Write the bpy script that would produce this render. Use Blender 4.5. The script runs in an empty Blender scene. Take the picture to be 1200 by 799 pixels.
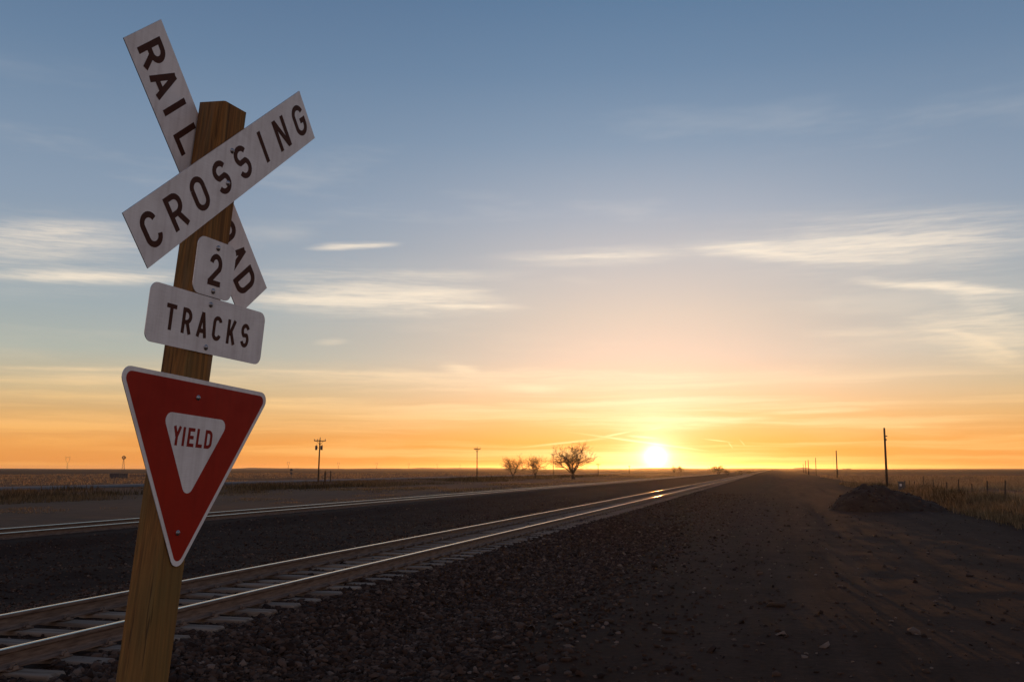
import bpy, math, random
import numpy as np
from mathutils import Matrix, Vector, Quaternion

random.seed(7)
rng = np.random.default_rng(11)
sc = bpy.context.scene
D = bpy.data
COL = sc.collection
rad = math.radians

# ------------------------------------------------------------------ camera
# world frame: +Y runs along the tracks, +X to the right, z = 0 is the ground by the crossing
EYE = 1.95
F_PX = 1133.0
YAW = 15.07            # camera looks this many degrees left of the track direction
PITCH = 7.532
cam_d = D.cameras.new("camera")
cam_d.sensor_width = 36.0
cam_d.lens = F_PX / 1200.0 * 36.0
cam_d.clip_start = 0.05
cam_d.clip_end = 40000
cam = D.objects.new("camera", cam_d)
cam.location = (0, 0, EYE)
cam.rotation_euler = (rad(90 + PITCH), 0, rad(YAW))
COL.objects.link(cam)
sc.camera = cam

HAZE = 0.000026        # density of the air per metre

# ------------------------------------------------------------------ exposure
sc.view_settings.view_transform = 'Standard'
sc.view_settings.look = 'None'
sc.view_settings.exposure = 0.13
sc.view_settings.gamma = 1.0
sc.render.engine = 'CYCLES'
sc.cycles.max_bounces = 5
sc.cycles.diffuse_bounces = 2
sc.cycles.glossy_bounces = 3
sc.cycles.transparent_max_bounces = 6
sc.cycles.use_denoising = True
sc.cycles.volume_bounces = 0
sc.cycles.sample_clamp_indirect = 6.0

# ------------------------------------------------------------------ sun
SUN_AZ = -6.67         # degrees clockwise from +Y
SUN_EL = 0.27          # its upper limb just clears the skyline
GLOW_EL = 0.72         # middle of the bright patch of sky round it
sun_d = D.lights.new("sun", 'SUN')
sun_d.energy = 3.0
sun_d.angle = rad(0.5)
sun_d.color = (1.0, 0.38, 0.08)
sun = D.objects.new("sun", sun_d)
sdir = Vector((math.sin(rad(SUN_AZ)) * math.cos(rad(SUN_EL)), math.cos(rad(SUN_AZ)) * math.cos(rad(SUN_EL)), math.sin(rad(SUN_EL))))
sun.rotation_euler = sdir.to_track_quat('Z', 'Y').to_euler()
COL.objects.link(sun)


def lin(c):
    c = c / 255.0
    return c / 12.92 if c <= 0.04045 else ((c + 0.055) / 1.055) ** 2.4


def S(r, g, b, k=1.0):
    return (lin(r) * k, lin(g) * k, lin(b) * k, 1.0)


class NT:
    """small helper for building node trees"""

    def __init__(self, tree):
        self.t = tree
        tree.nodes.clear()

    def n(self, kind, **kw):
        nd = self.t.nodes.new(kind)
        for k, v in kw.items():
            setattr(nd, k, v)
        return nd

    def put(self, sock, v):
        if isinstance(v, bpy.types.NodeSocket):
            self.t.links.new(v, sock)
        else:
            sock.default_value = v

    def math(self, op, a, b=0.0, c=None, clamp=False):
        nd = self.n('ShaderNodeMath', operation=op, use_clamp=clamp)
        self.put(nd.inputs[0], a)
        self.put(nd.inputs[1], b)
        if c is not None:
            self.put(nd.inputs[2], c)
        return nd.outputs[0]

    def vmath(self, op, a, b=(0, 0, 0), out=0):
        nd = self.n('ShaderNodeVectorMath', operation=op)
        self.put(nd.inputs[0], a)
        if op == 'SCALE':
            self.put(nd.inputs[3], b)
        else:
            self.put(nd.inputs[1], b)
        return nd.outputs['Value' if out else 0]

    def maprange(self, v, a, b, c=0.0, d=1.0, smooth=False):
        nd = self.n('ShaderNodeMapRange', interpolation_type='SMOOTHSTEP' if smooth else 'LINEAR')
        nd.clamp = not smooth
        for i, x in enumerate((v, a, b, c, d)):
            self.put(nd.inputs[i], x)
        return nd.outputs[0]

    def ramp(self, fac, stops, interp='LINEAR'):
        nd = self.n('ShaderNodeValToRGB')
        cr = nd.color_ramp
        cr.interpolation = interp
        while len(cr.elements) < len(stops):
            cr.elements.new(0.5)
        for e, (p, c) in zip(cr.elements, stops):
            e.position = p
            e.color = c if len(c) == 4 else (*c, 1)
        self.put(nd.inputs[0], fac)
        return nd.outputs[0]

    def mix(self, fac, a, b, blend='MIX'):
        nd = self.n('ShaderNodeMix', data_type='RGBA', blend_type=blend)
        self.put(nd.inputs[0], fac)
        self.put(nd.inputs[6], a)
        self.put(nd.inputs[7], b)
        return nd.outputs[2]

    def noise(self, vec, scale, detail=3.0, rough=0.5, out=0):
        nd = self.n('ShaderNodeTexNoise')
        if vec is not None:
            self.put(nd.inputs['Vector'], vec)
        nd.inputs['Scale'].default_value = scale
        nd.inputs['Detail'].default_value = detail
        nd.inputs['Roughness'].default_value = rough
        return nd.outputs[out]

    def comb(self, x, y, z=0.0):
        nd = self.n('ShaderNodeCombineXYZ')
        for i, v in enumerate((x, y, z)):
            self.put(nd.inputs[i], v)
        return nd.outputs[0]

    def sep(self, v):
        nd = self.n('ShaderNodeSeparateXYZ')
        self.put(nd.inputs[0], v)
        return nd.outputs


# ------------------------------------------------------------------ sky
world = D.worlds.new("World")
sc.world = world
world.use_nodes = True
W = NT(world.node_tree)
tc = W.n('ShaderNodeTexCoord')
dirv = W.vmath('NORMALIZE', tc.outputs['Generated'])
dx, dy, dz = W.sep(dirv)
el = W.math('MULTIPLY', W.math('ARCSINE', dz), 57.29578)
az = W.math('MULTIPLY', W.math('ARCTAN2', dx, dy), 57.29578)
elp = W.math('MAXIMUM', el, 0.0)
# angular distance in azimuth from the sun, wrapped
daz = W.math('ABSOLUTE', W.math('SUBTRACT', az, SUN_AZ))
daz = W.math('MINIMUM', daz, W.math('SUBTRACT', 360.0, daz))
fac_el = W.math('POWER', W.math('DIVIDE', elp, 90.0, clamp=True), 0.5)


def P(e):
    return (e / 90.0) ** 0.5


R_SUN = [(0.0, (238, 140, 44)), (1.5, (248, 168, 74)), (3.0, (249, 192, 128)), (4.5, (243, 202, 162)), (6.5, (228, 201, 178)),
         (9.0, (212, 196, 180)), (12.0, (190, 186, 184)), (15.0, (162, 170, 182)), (19.0, (128, 148, 170)), (23.0, (104, 130, 158)),
         (28.0, (84, 114, 146)), (45.0, (68, 95, 130)), (90.0, (60, 86, 122))]
R_SIDE = [(0.0, (228, 140, 62)), (1.5, (224, 152, 80)), (3.0, (210, 165, 108)), (4.5, (192, 172, 136)), (6.5, (168, 172, 162)),
          (9.0, (150, 162, 167)), (12.0, (140, 154, 168)), (15.0, (130, 147, 167)), (19.0, (115, 136, 160)), (23.0, (98, 123, 151)),
          (28.0, (83, 109, 140)), (45.0, (68, 95, 129)), (90.0, (60, 86, 122))]
R_ANTI = [(0.0, (150, 122, 120)), (1.5, (160, 128, 124)), (3.0, (176, 142, 134)), (4.5, (190, 154, 144)), (6.5, (200, 166, 154)),
          (9.0, (202, 174, 162)), (12.0, (198, 176, 168)), (15.0, (190, 174, 170)), (19.0, (176, 166, 168)), (23.0, (160, 158, 166)),
          (28.0, (140, 144, 160)), (45.0, (98, 112, 138)), (90.0, (66, 86, 118))]


def sky_ramp(r, k=1.0):
    return W.ramp(fac_el, [(P(e), S(*c, k)) for e, c in r])


c_sun, c_side, c_anti = sky_ramp(R_SUN), sky_ramp(R_SIDE), sky_ramp(R_ANTI, 1.0)
w_sun = W.math('EXPONENT', W.math('MULTIPLY', W.math('POWER', W.math('DIVIDE', daz, 15.5), 2.0), -1.0))
w_anti = W.maprange(daz, 45.0, 120.0, 0.0, 1.0, smooth=True)
base = W.mix(w_sun, c_side, c_sun)
base = W.mix(w_anti, base, c_anti)

# cirrus: streaks lie along fixed directions (degrees of azimuth / elevation)
pv = W.comb(az, el, 0.0)
w1 = W.noise(W.vmath('MULTIPLY', pv, (0.10, 0.55, 0.0)), 1.0, 4.0, 0.6, out=1)
warp = W.vmath('MULTIPLY', W.vmath('SUBTRACT', w1, (0.5, 0.5, 0.5)), (4.0, 0.75, 0.0))
pw = W.vmath('ADD', pv, warp)
fib_v = W.vmath('MULTIPLY', W.vmath('ADD', pv, W.vmath('SCALE', warp, 0.6)), (0.11, 1.7, 0.0))
fib = W.noise(fib_v, 1.0, 8.0, 0.66)
fibre = W.maprange(fib, 0.34, 0.64, 0.15, 1.0)


def streak(azc, elc, length, thick, tilt, op, warped=True):
    """soft elongated wisp: centre, half length, half thickness (deg), tilt (deg), opacity"""
    mp = W.n('ShaderNodeMapping', vector_type='TEXTURE')
    W.put(mp.inputs['Vector'], pw if warped else pv)
    mp.inputs['Location'].default_value = (azc, elc, 0)
    mp.inputs['Rotation'].default_value = (0, 0, rad(tilt))
    mp.inputs['Scale'].default_value = (length, thick, 1)
    d = W.vmath('LENGTH', mp.outputs[0], out=1)
    return W.maprange(d, 0.0, 1.0, op, 0.0, smooth=True)


CIRRUS = [  # azimuth, elevation, half length, half thickness, tilt (degrees), opacity
    (-41.05, 12.09, 5.45, 0.9, 5.6, 0.9), (-41.93, 12.77, 3.74, 0.45, 8.4, 0.5), (-39.26, 10.37, 6.43, 0.32, 4.5, 1.0), (-24.54, 12.93, 2.62, 0.22, 4.0, 1.1), (-23.73, 9.92, 7.48, 0.8, 0.5, 1.0), (-21.21, 10.23, 5.57, 0.45, 3.0, 0.7),
    (-27.19, 9.67, 4.41, 0.49, 2.0, 0.6), (-18.14, 9.62, 4.08, 0.25, -0.5, 0.8), (-22.74, 11.2, 8.54, 0.35, 2.4, 0.5), (-9.92, 12.45, 6.62, 0.45, 0.9, 0.7), (-25.91, 7.37, 1.08, 0.2, 1.4, 0.9), (-17.86, 5.93, 1.27, 0.3, -7.7, 1.2),
    (-21.14, 5.66, 3.01, 0.25, -2.4, 0.7), (-13.55, 4.73, 1.92, 0.23, -3.1, 1.3), (-17.1, 5.43, 13.92, 0.35, 0.2, 1.1), (-17.1, 4.83, 10.02, 0.25, 0.2, 0.8), (-0.18, 5.25, 9.42, 0.49, -0.3, 0.5), (-7.55, 2.74, 7.4, 0.45, -0.4, 1.5),
    (-3.13, 2.8, 4.34, 0.25, 1.4, 1.0), (-7.04, 3.53, 6.42, 0.25, -0.5, 0.8), (-38.1, 4.77, 7.72, 0.33, 2.0, 0.9), (-38.48, 3.97, 7.66, 0.28, 0.6, 0.8), (-39.68, 2.7, 5.83, 0.32, 1.2, 0.8), (-40.45, 1.5, 5.33, 0.32, 1.8, 0.7),
    (-24.07, 2.43, 7.82, 0.3, 0.4, 0.7), (-28.48, 3.81, 7.15, 0.29, 0.9, 0.9), (-25.03, 1.39, 5.83, 0.25, 2.3, 0.7), (5.22, 12.17, 8.62, 0.61, -4.2, 1.0), (0.06, 12.37, 4.34, 0.39, -8.2, 1.1), (7.04, 12.5, 6.65, 0.37, -0.7, 1.0),
    (5.19, 11.51, 5.91, 0.42, -5.1, 0.5), (9.51, 9.69, 5.03, 0.32, -8.6, 1.2), (11.03, 6.98, 3.73, 1.09, -16.6, 1.0), (11.91, 7.96, 2.93, 0.68, -34.3, 0.8), (6.78, 7.26, 5.28, 0.42, -3.9, 0.6), (11.8, 6.07, 2.05, 0.41, -23.0, 0.8),
    (8.41, 13.3, 6.98, 0.69, -2.3, 0.4), (6.1, 2.34, 3.94, 0.23, -0.9, 0.7), (7.6, 1.9, 2.57, 0.32, -4.0, 0.6), (2.09, 3.31, 3.23, 0.19, 1.1, 0.9),
    (-41.01, 11.32, 7.11, 1.9, 5.3, 0.3), (-22.72, 10.2, 10.48, 1.6, 1.3, 0.26), (5.67, 12.23, 10.36, 1.97, -4.3, 0.28), (11.07, 7.66, 5.36, 2.49, -3.7, 0.3), (-34.59, 5.17, 11.63, 0.76, 1.7, 0.3), (-17.1, 5.13, 14.86, 1.11, 0.2, 0.28),
]
TRAILS = [(-12.2, 1.50, 4.4, 0.10, 6, .8), (-7.4, 1.55, 5.4, 0.10, -8, .95), (-9.0, 2.0, 1.6, 0.10, 11, .8), (-6.6, 2.35, 1.1, .09, 8, .9),
          (-7.4, 1.85, 1.2, .11, -5, 1.0), (-3.1, 1.62, 1.1, 0.06, -7, .8), (-2.4, 1.35, 0.35, 0.06, -55, .8), (-1.7, 1.45, 0.4, 0.06, -50, .6)]
cov = None
for c in CIRRUS:
    m = streak(c[0], c[1], c[2] * 1.25, c[3] * 1.7, c[4], c[5] * 1.1)
    cov = m if cov is None else W.math('ADD', cov, m)
fine = W.noise(W.vmath('MULTIPLY', W.vmath('ADD', pv, W.vmath('SCALE', warp, 0.8)), (0.60, 7.0, 0.0)), 1.0, 6.0, 0.65)
cov = W.math('MULTIPLY', cov, W.math('MULTIPLY', fibre, W.maprange(fine, 0.30, 0.68, 0.45, 1.25)))
cov = W.math('MULTIPLY', W.math('SUBTRACT', 1.0, W.math('EXPONENT', W.math('MULTIPLY', cov, -1.25))), 0.92)
STRANDS = [
    (0.06, 12.32, 3.86, 0.17, -8.2, 0.7), (-1.38, 12.79, 2.68, 0.146, 1.0, 0.6), (6.58, 12.25, 6.69, 0.187, -1.5, 0.6), (9.65, 12.26, 4.71, 0.182, -5.4, 0.5), (4.73, 11.55, 4.12, 0.142, -6.1, 0.4),
    (9.51, 9.74, 4.48, 0.184, -8.1, 0.8), (11.62, 6.49, 2.06, 0.226, -25.2, 0.6), (10.21, 7.16, 2.51, 0.183, -12.1, 0.5), (-23.72, 9.82, 7.48, 0.25, 1.4, 0.6), (-20.19, 10.3, 4.07, 0.201, 3.9, 0.6),
    (-18.14, 9.57, 4.08, 0.126, -0.5, 0.5), (-39.68, 10.34, 4.26, 0.183, 4.6, 0.7), (-41.08, 12.59, 3.37, 0.225, 8.0, 0.4), (-24.54, 12.93, 2.77, 0.158, 5.0, 0.8), (-13.55, 4.73, 1.72, 0.151, -3.1, 0.9),
    (-17.71, 5.88, 1.12, 0.177, -7.7, 0.9), (-39.41, 5.37, 5.06, 0.138, 1.3, 0.5), (-25.12, 5.55, 8.8, 0.124, -0.1, 0.5), (-9.92, 12.45, 5.11, 0.15, 0.9, 0.4), (6.53, 2.29, 3.05, 0.117, -0.9, 0.6),
    (2.54, 3.21, 3.21, 0.12, 1.1, 0.7), (-3.62, 2.86, 3.87, 0.123, 0.4, 0.8), (-29.91, 3.94, 7.07, 0.146, 1.0, 0.5),
]
pw_full = pw
pw = W.vmath('ADD', pv, W.vmath('MULTIPLY', warp, (0.5, 0.28, 0.0)))
sm = None
for c in STRANDS:
    m = streak(c[0], c[1], c[2] * 1.2, c[3] * 1.5, c[4], min(1.0, c[5] * 1.35))
    sm = m if sm is None else W.math('MAXIMUM', sm, m)
cov = W.math('ADD', cov, W.math('MULTIPLY', W.math('MULTIPLY', sm, W.maprange(fine, 0.30, 0.62, 0.35, 1.0)), W.math('SUBTRACT', 1.0, cov)))
trails = None
for c in TRAILS:
    m = streak(*c, warped=False)
    trails = m if trails is None else W.math('MAXIMUM', trails, m)
# thin layered banks all round the horizon and a faint veil higher up
bn = W.noise(W.comb(W.math('MULTIPLY', az, 0.035), W.math('MULTIPLY', W.math('ADD', el, W.math('MULTIPLY', warp, 0.5)), 1.25), 3.7), 1.0, 4.0, 0.55)
bank = W.math('MULTIPLY', W.maprange(bn, 0.44, 0.66, 0.0, 0.72, smooth=True), W.maprange(el, 4.0, 6.5, 1.0, 0.0, smooth=True))
vn = W.noise(W.comb(W.math('MULTIPLY', az, 0.05), W.math('MULTIPLY', el, 0.28), 9.1), 1.0, 5.0, 0.6)
veil = W.math('MULTIPLY', W.maprange(vn, 0.50, 0.78, 0.0, 0.30, smooth=True), W.maprange(el, 16.0, 24.0, 1.0, 0.0, smooth=True))
cov = W.math('MINIMUM', W.math('MAXIMUM', W.math('MAXIMUM', cov, trails), W.math('MAXIMUM', bank, veil)), 1.0)
cl_side = W.ramp(fac_el, [(P(0), S(240, 158, 72)), (P(2), S(244, 180, 102)), (P(4), S(238, 196, 136)), (P(6), S(226, 204, 170)), (P(9), S(236, 221, 199)), (P(13), S(224, 212, 197)), (P(25), S(176, 182, 192)), (1.0, S(120, 135, 160))])
cl_sun = W.ramp(fac_el, [(P(0), S(255, 206, 104)), (P(2), S(255, 222, 158)), (P(4), S(254, 226, 184)), (P(6), S(250, 224, 192)), (P(9), S(248, 230, 204)), (P(13), S(238, 226, 208)), (P(25), S(180, 186, 196)), (1.0, S(120, 135, 160))])
cl = W.mix(w_sun, cl_side, cl_sun)
cl = W.mix(w_anti, cl, W.ramp(fac_el, [(0.0, S(150, 130, 138)), (P(8), S(204, 176, 172)), (P(25), S(170, 170, 182)), (1.0, S(110, 126, 152))]))
sky = W.mix(cov, base, cl)

# the sun itself and the bright air round it
gdir = (math.sin(rad(SUN_AZ)) * math.cos(rad(GLOW_EL)), math.cos(rad(SUN_AZ)) * math.cos(rad(GLOW_EL)), math.sin(rad(GLOW_EL)))
sv = W.vmath('DOT_PRODUCT', dirv, gdir, out=1)
ang = W.math('MULTIPLY', W.math('ARCCOSINE', W.math('MINIMUM', sv, 1.0)), 57.29578)


def glow(width, p=1.0):
    return W.math('EXPONENT', W.math('MULTIPLY', W.math('POWER', W.math('DIVIDE', ang, width), p), -1.0))


def add_scaled(col, fac, rgb):
    c = W.vmath('SCALE', rgb, fac)
    return W.mix(1.0, col, c, 'ADD')


sky = add_scaled(sky, glow(5.0), (0.17, 0.085, 0.070))
sky = add_scaled(sky, glow(1.5), (0.55, 0.31, 0.26))
sky = add_scaled(sky, glow(0.75), (1.0, 0.82, 0.55))
sky = add_scaled(sky, glow(0.31, 1.25), (4.0, 3.8, 3.0))
below = W.maprange(el, -0.6, 0.0, 0.0, 1.0)
sky = W.mix(below, S(40, 32, 28), sky)

nishita = W.n('ShaderNodeTexSky', sky_type='NISHITA')
nishita.sun_disc = False
nishita.sun_elevation = rad(SUN_EL)
nishita.sun_rotation = rad(SUN_AZ)
bg1 = W.n('ShaderNodeBackground')
W.put(bg1.inputs[0], sky)
bg1.inputs[1].default_value = 1.0
bg2 = W.n('ShaderNodeBackground')
W.put(bg2.inputs[0], nishita.outputs[0])
bg2.inputs[1].default_value = 0.009
adds = W.n('ShaderNodeAddShader')
W.put(adds.inputs[0], bg1.outputs[0])
W.put(adds.inputs[1], bg2.outputs[0])
wo = W.n('ShaderNodeOutputWorld')
W.put(wo.inputs[0], adds.outputs[0])
world.cycles.sampling_method = 'MANUAL'
world.cycles.sample_map_resolution = 1024


# ------------------------------------------------------------------ materials
def material(name, color, rough=0.8, metal=0.0, spec=0.3, build=None):
    m = D.materials.new(name)
    m.use_nodes = True
    t = NT(m.node_tree)
    b = t.n('ShaderNodeBsdfPrincipled')
    o = t.n('ShaderNodeOutputMaterial')
    t.put(o.inputs[0], b.outputs[0])
    b.inputs['Base Color'].default_value = (*color, 1)
    b.inputs['Roughness'].default_value = rough
    b.inputs['Metallic'].default_value = metal
    b.inputs['Specular IOR Level'].default_value = spec
    if build:
        build(t, b, o)
    return m


def bump(t, b, h, strength=0.3, dist=0.02):
    nd = t.n('ShaderNodeBump')
    nd.inputs['Strength'].default_value = strength
    nd.inputs['Distance'].default_value = dist
    t.put(nd.inputs['Height'], h)
    t.put(b.inputs['Normal'], nd.outputs[0])


def objco(t):
    return t.n('ShaderNodeTexCoord').outputs['Object']


def mottled(name, c1, c2, scale, rough=0.85, stretch=(1, 1, 1), bstr=0.2, bdist=0.01, spec=0.3, metal=0.0, lo=0.35, hi=0.65):
    def bld(t, b, o):
        v = t.vmath('MULTIPLY', objco(t), stretch)
        n = t.noise(v, scale, 5.0, 0.6)
        t.put(b.inputs['Base Color'], t.mix(t.maprange(n, lo, hi), (*c1, 1), (*c2, 1)))
        bump(t, b, n, bstr, bdist)
    return material(name, c1, rough, metal, spec, bld)


def islands(name, stops, rough=0.95, trans=0.0, spec=0.1):
    """each loose piece (stone, blade, leaf) takes its own tint"""
    def bld(t, b, o):
        g = t.n('ShaderNodeNewGeometry')
        col = t.ramp(g.outputs['Random Per Island'], stops)
        t.put(b.inputs['Base Color'], col)
        if trans:
            tr = t.n('ShaderNodeBsdfTranslucent')
            t.put(tr.inputs[0], col)
            mx = t.n('ShaderNodeMixShader')
            mx.inputs[0].default_value = trans
            t.put(mx.inputs[1], b.outputs[0])
            t.put(mx.inputs[2], tr.outputs[0])
            t.put(o.inputs[0], mx.outputs[0])
    return material(name, stops[0][1], rough, 0.0, spec, bld)


def m_sheet(name, color, dirt, rough=0.42):
    """painted or reflective sheeting on a sign: faint ribs, dust and run marks"""
    def bld(t, b, o):
        co = objco(t)
        n = t.noise(co, 7.0, 4.0, 0.6)
        runs = t.noise(t.vmath('MULTIPLY', co, (40.0, 40.0, 2.2)), 1.0, 3.0, 0.55)
        fine = t.noise(t.vmath('MULTIPLY', co, (14.0, 14.0, 420.0)), 1.0, 1.0, 0.5)
        f = t.math('ADD', t.math('MULTIPLY', t.maprange(n, 0.42, 0.72), 0.5), t.math('MULTIPLY', t.maprange(runs, 0.45, 0.75), 0.45))
        f = t.math('ADD', f, t.math('MULTIPLY', t.maprange(fine, 0.4, 0.6), 0.16), clamp=True)
        t.put(b.inputs['Base Color'], t.mix(f, (*color, 1), (*dirt, 1)))
        t.put(b.inputs['Roughness'], t.maprange(n, 0.3, 0.7, rough - 0.08, rough + 0.16))
    return material(name, color, rough, 0.0, 0.18, bld)


M = {}
M['sheet_white'] = m_sheet('white_sheeting', (0.82, 0.79, 0.765), (0.58, 0.53, 0.50))
M['sheet_red'] = m_sheet('red_sheeting', (0.36, 0.015, 0.005), (0.26, 0.014, 0.006), 0.5)
M['ink'] = m_sheet('dark_lettering', (0.062, 0.020, 0.011), (0.085, 0.034, 0.022), 0.65)
M['ink_red'] = m_sheet('red_lettering', (0.26, 0.012, 0.008), (0.22, 0.015, 0.01), 0.5)
M['aluminium'] = mottled('aluminium_edge', (0.62, 0.62, 0.63), (0.45, 0.45, 0.46), 60, 0.38, metal=0.9)
M['bolt'] = mottled('galvanised_bolt', (0.42, 0.41, 0.42), (0.25, 0.24, 0.24), 90, 0.4, metal=0.85)


def b_wood(t, b, o):
    co = objco(t)
    lo = t.vmath('MULTIPLY', co, (26.0, 26.0, 0.9))
    n1 = t.noise(lo, 1.0, 6.0, 0.65)
    n2 = t.noise(t.vmath('MULTIPLY', co, (110.0, 110.0, 2.2)), 1.0, 3.0, 0.6)
    n3 = t.noise(t.vmath('MULTIPLY', co, (3.0, 3.0, 1.6)), 1.0, 3.0, 0.5)
    col = t.ramp(n1, [(0.30, (0.075, 0.030, 0.010)), (0.42, (0.235, 0.100, 0.026)), (0.52, (0.315, 0.145, 0.038)), (0.62, (0.19, 0.105, 0.030)), (0.74, (0.35, 0.185, 0.070))])
    col = t.mix(t.maprange(n2, 0.38, 0.70, 0.0, 0.85), col, (0.10, 0.052, 0.018, 1))
    hz = t.sep(co)[2]
    stain = t.math('ADD', n3, t.maprange(hz, 0.6, 3.2, 0.14, -0.12))
    col = t.mix(t.maprange(stain, 0.46, 0.66, 0.0, 0.75), col, t.mix(n1, (0.085, 0.060, 0.018, 1), (0.24, 0.155, 0.05, 1)))
    grey = t.noise(t.vmath('MULTIPLY', co, (9.0, 9.0, 0.8)), 1.0, 4.0, 0.6)
    col = t.mix(t.maprange(grey, 0.56, 0.74, 0.0, 0.6), col, (0.20, 0.145, 0.10, 1))
    crack = t.noise(t.vmath('MULTIPLY', co, (60.0, 60.0, 0.45)), 1.0, 2.0, 0.5)
    ck = t.maprange(crack, 0.66, 0.72, 0.0, 0.65)
    col = t.mix(ck, col, (0.02, 0.012, 0.008, 1))
    t.put(b.inputs['Base Color'], col)
    h = t.math('SUBTRACT', t.math('ADD', t.math('MULTIPLY', n1, 0.6), t.math('MULTIPLY', n2, 0.4)), t.math('MULTIPLY', ck, 1.2))
    bump(t, b, h, 0.6, 0.006)


M['wood'] = material('treated_timber', (0.25, 0.14, 0.04), 0.8, 0, 0.25, b_wood)
M['pole_wood'] = mottled('weathered_pole_wood', (0.085, 0.060, 0.040), (0.05, 0.035, 0.026), 6, stretch=(6, 6, .5))
M['pole_metal'] = mottled('dull_painted_metal', (0.10, 0.10, 0.10), (0.06, 0.06, 0.06), 8, 0.5)
M['wire'] = material('rusted_wire', (0.05, 0.04, 0.035), 1.0, 0.0, 0.0)
M['porcelain'] = mottled('porcelain_insulator', (0.25, 0.2, 0.17), (0.15, 0.12, 0.1), 8, 0.3)
M['rail_side'] = mottled('rusty_rail_steel', (0.190, 0.125, 0.088), (0.085, 0.050, 0.034), 7, 0.75, stretch=(6, .6, 6), bstr=.3, bdist=.004, spec=0.35)


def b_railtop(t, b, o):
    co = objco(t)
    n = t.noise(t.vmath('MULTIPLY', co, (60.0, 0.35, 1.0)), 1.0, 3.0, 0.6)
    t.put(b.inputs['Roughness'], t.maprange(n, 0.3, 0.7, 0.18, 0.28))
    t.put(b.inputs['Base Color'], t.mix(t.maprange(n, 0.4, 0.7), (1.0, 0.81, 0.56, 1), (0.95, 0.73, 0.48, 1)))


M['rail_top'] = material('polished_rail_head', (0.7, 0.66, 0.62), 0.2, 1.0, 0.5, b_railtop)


def b_tie(t, b, o):
    co = objco(t)
    oi = t.n('ShaderNodeObjectInfo')
    n = t.noise(t.vmath('ADD', t.vmath('MULTIPLY', co, (1.6, 14.0, 14.0)), t.vmath('SCALE', (17.0, 9.0, 5.0), oi.outputs['Random'])), 1.0, 5.0, 0.6)
    col = t.ramp(n, [(0.3, (0.12, 0.080, 0.056)), (0.5, (0.21, 0.150, 0.108)), (0.7, (0.31, 0.228, 0.17))])
    col = t.mix(t.maprange(oi.outputs['Random'], 0, 1, 0.0, 0.35), col, (0.10, 0.085, 0.078, 1))
    t.put(b.inputs['Base Color'], col)
    bump(t, b, n, 0.4, 0.006)


M['tie'] = material('weathered_sleeper', (0.16, 0.14, 0.13), 0.9, 0, 0.15, b_tie)
M['stone'] = islands('ballast_stone', [(0.0, (0.022, 0.013, 0.010)), (0.45, (0.048, 0.027, 0.019)), (0.8, (0.074, 0.043, 0.030)), (0.96, (0.105, 0.066, 0.048)), (1.0, (0.16, 0.11, 0.085))])
M['gravel_stone'] = islands('pale_stone', [(0.0, (0.035, 0.022, 0.016)), (0.7, (0.065, 0.042, 0.030)), (1.0, (0.17, 0.125, 0.10))])
M['grass_dry'] = islands('dry_grass', [(0.0, (0.22, 0.14, 0.065)), (0.5, (0.36, 0.23, 0.115)), (1.0, (0.48, 0.33, 0.18))], trans=0.45)
M['grass_dull'] = islands('dull_grass', [(0.0, (0.07, 0.048, 0.025)), (0.5, (0.13, 0.088, 0.046)), (1.0, (0.21, 0.145, 0.08))], trans=0.3)
M['grass_verge'] = islands('verge_grass', [(0.0, (0.10, 0.066, 0.033)), (0.6, (0.21, 0.14, 0.07)), (1.0, (0.36, 0.24, 0.13))], trans=0.4)
M['brush'] = islands('dark_brush', [(0.0, (0.036, 0.028, 0.014)), (0.6, (0.07, 0.050, 0.024)), (1.0, (0.12, 0.082, 0.042))], trans=0.2)
M['twig'] = islands('bare_twigs', [(0.0, (0.06, 0.04, 0.026)), (1.0, (0.12, 0.08, 0.05))])
M['bark'] = mottled('tree_bark', (0.055, 0.04, 0.03), (0.03, 0.022, 0.018), 5, stretch=(4, 4, .8))
M['leaf'] = islands('dark_leaves', [(0.0, (0.028, 0.028, 0.014)), (0.7, (0.055, 0.048, 0.022)), (1.0, (0.09, 0.07, 0.035))], trans=0.3)
M['shed'] = mottled('weathered_boards', (0.11, 0.095, 0.10), (0.06, 0.05, 0.05), 3, stretch=(6, 6, .6))
M['shed_roof'] = mottled('corrugated_iron', (0.12, 0.10, 0.10), (0.06, 0.05, 0.045), 3, 0.6)
M['mound'] = mottled('heaped_dirt', (0.028, 0.016, 0.010), (0.050, 0.031, 0.019), 2.2, 0.95, bstr=.8, bdist=.08)
M['asphalt'] = mottled('worn_asphalt', (0.10, 0.087, 0.080), (0.07, 0.060, 0.055), .6, 0.85, bstr=.1)
M['hill'] = mottled('far_range_land', (0.075, 0.050, 0.034), (0.05, 0.034, 0.024), .004, 0.95, stretch=(1, 1, 1), bstr=0)


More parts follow.
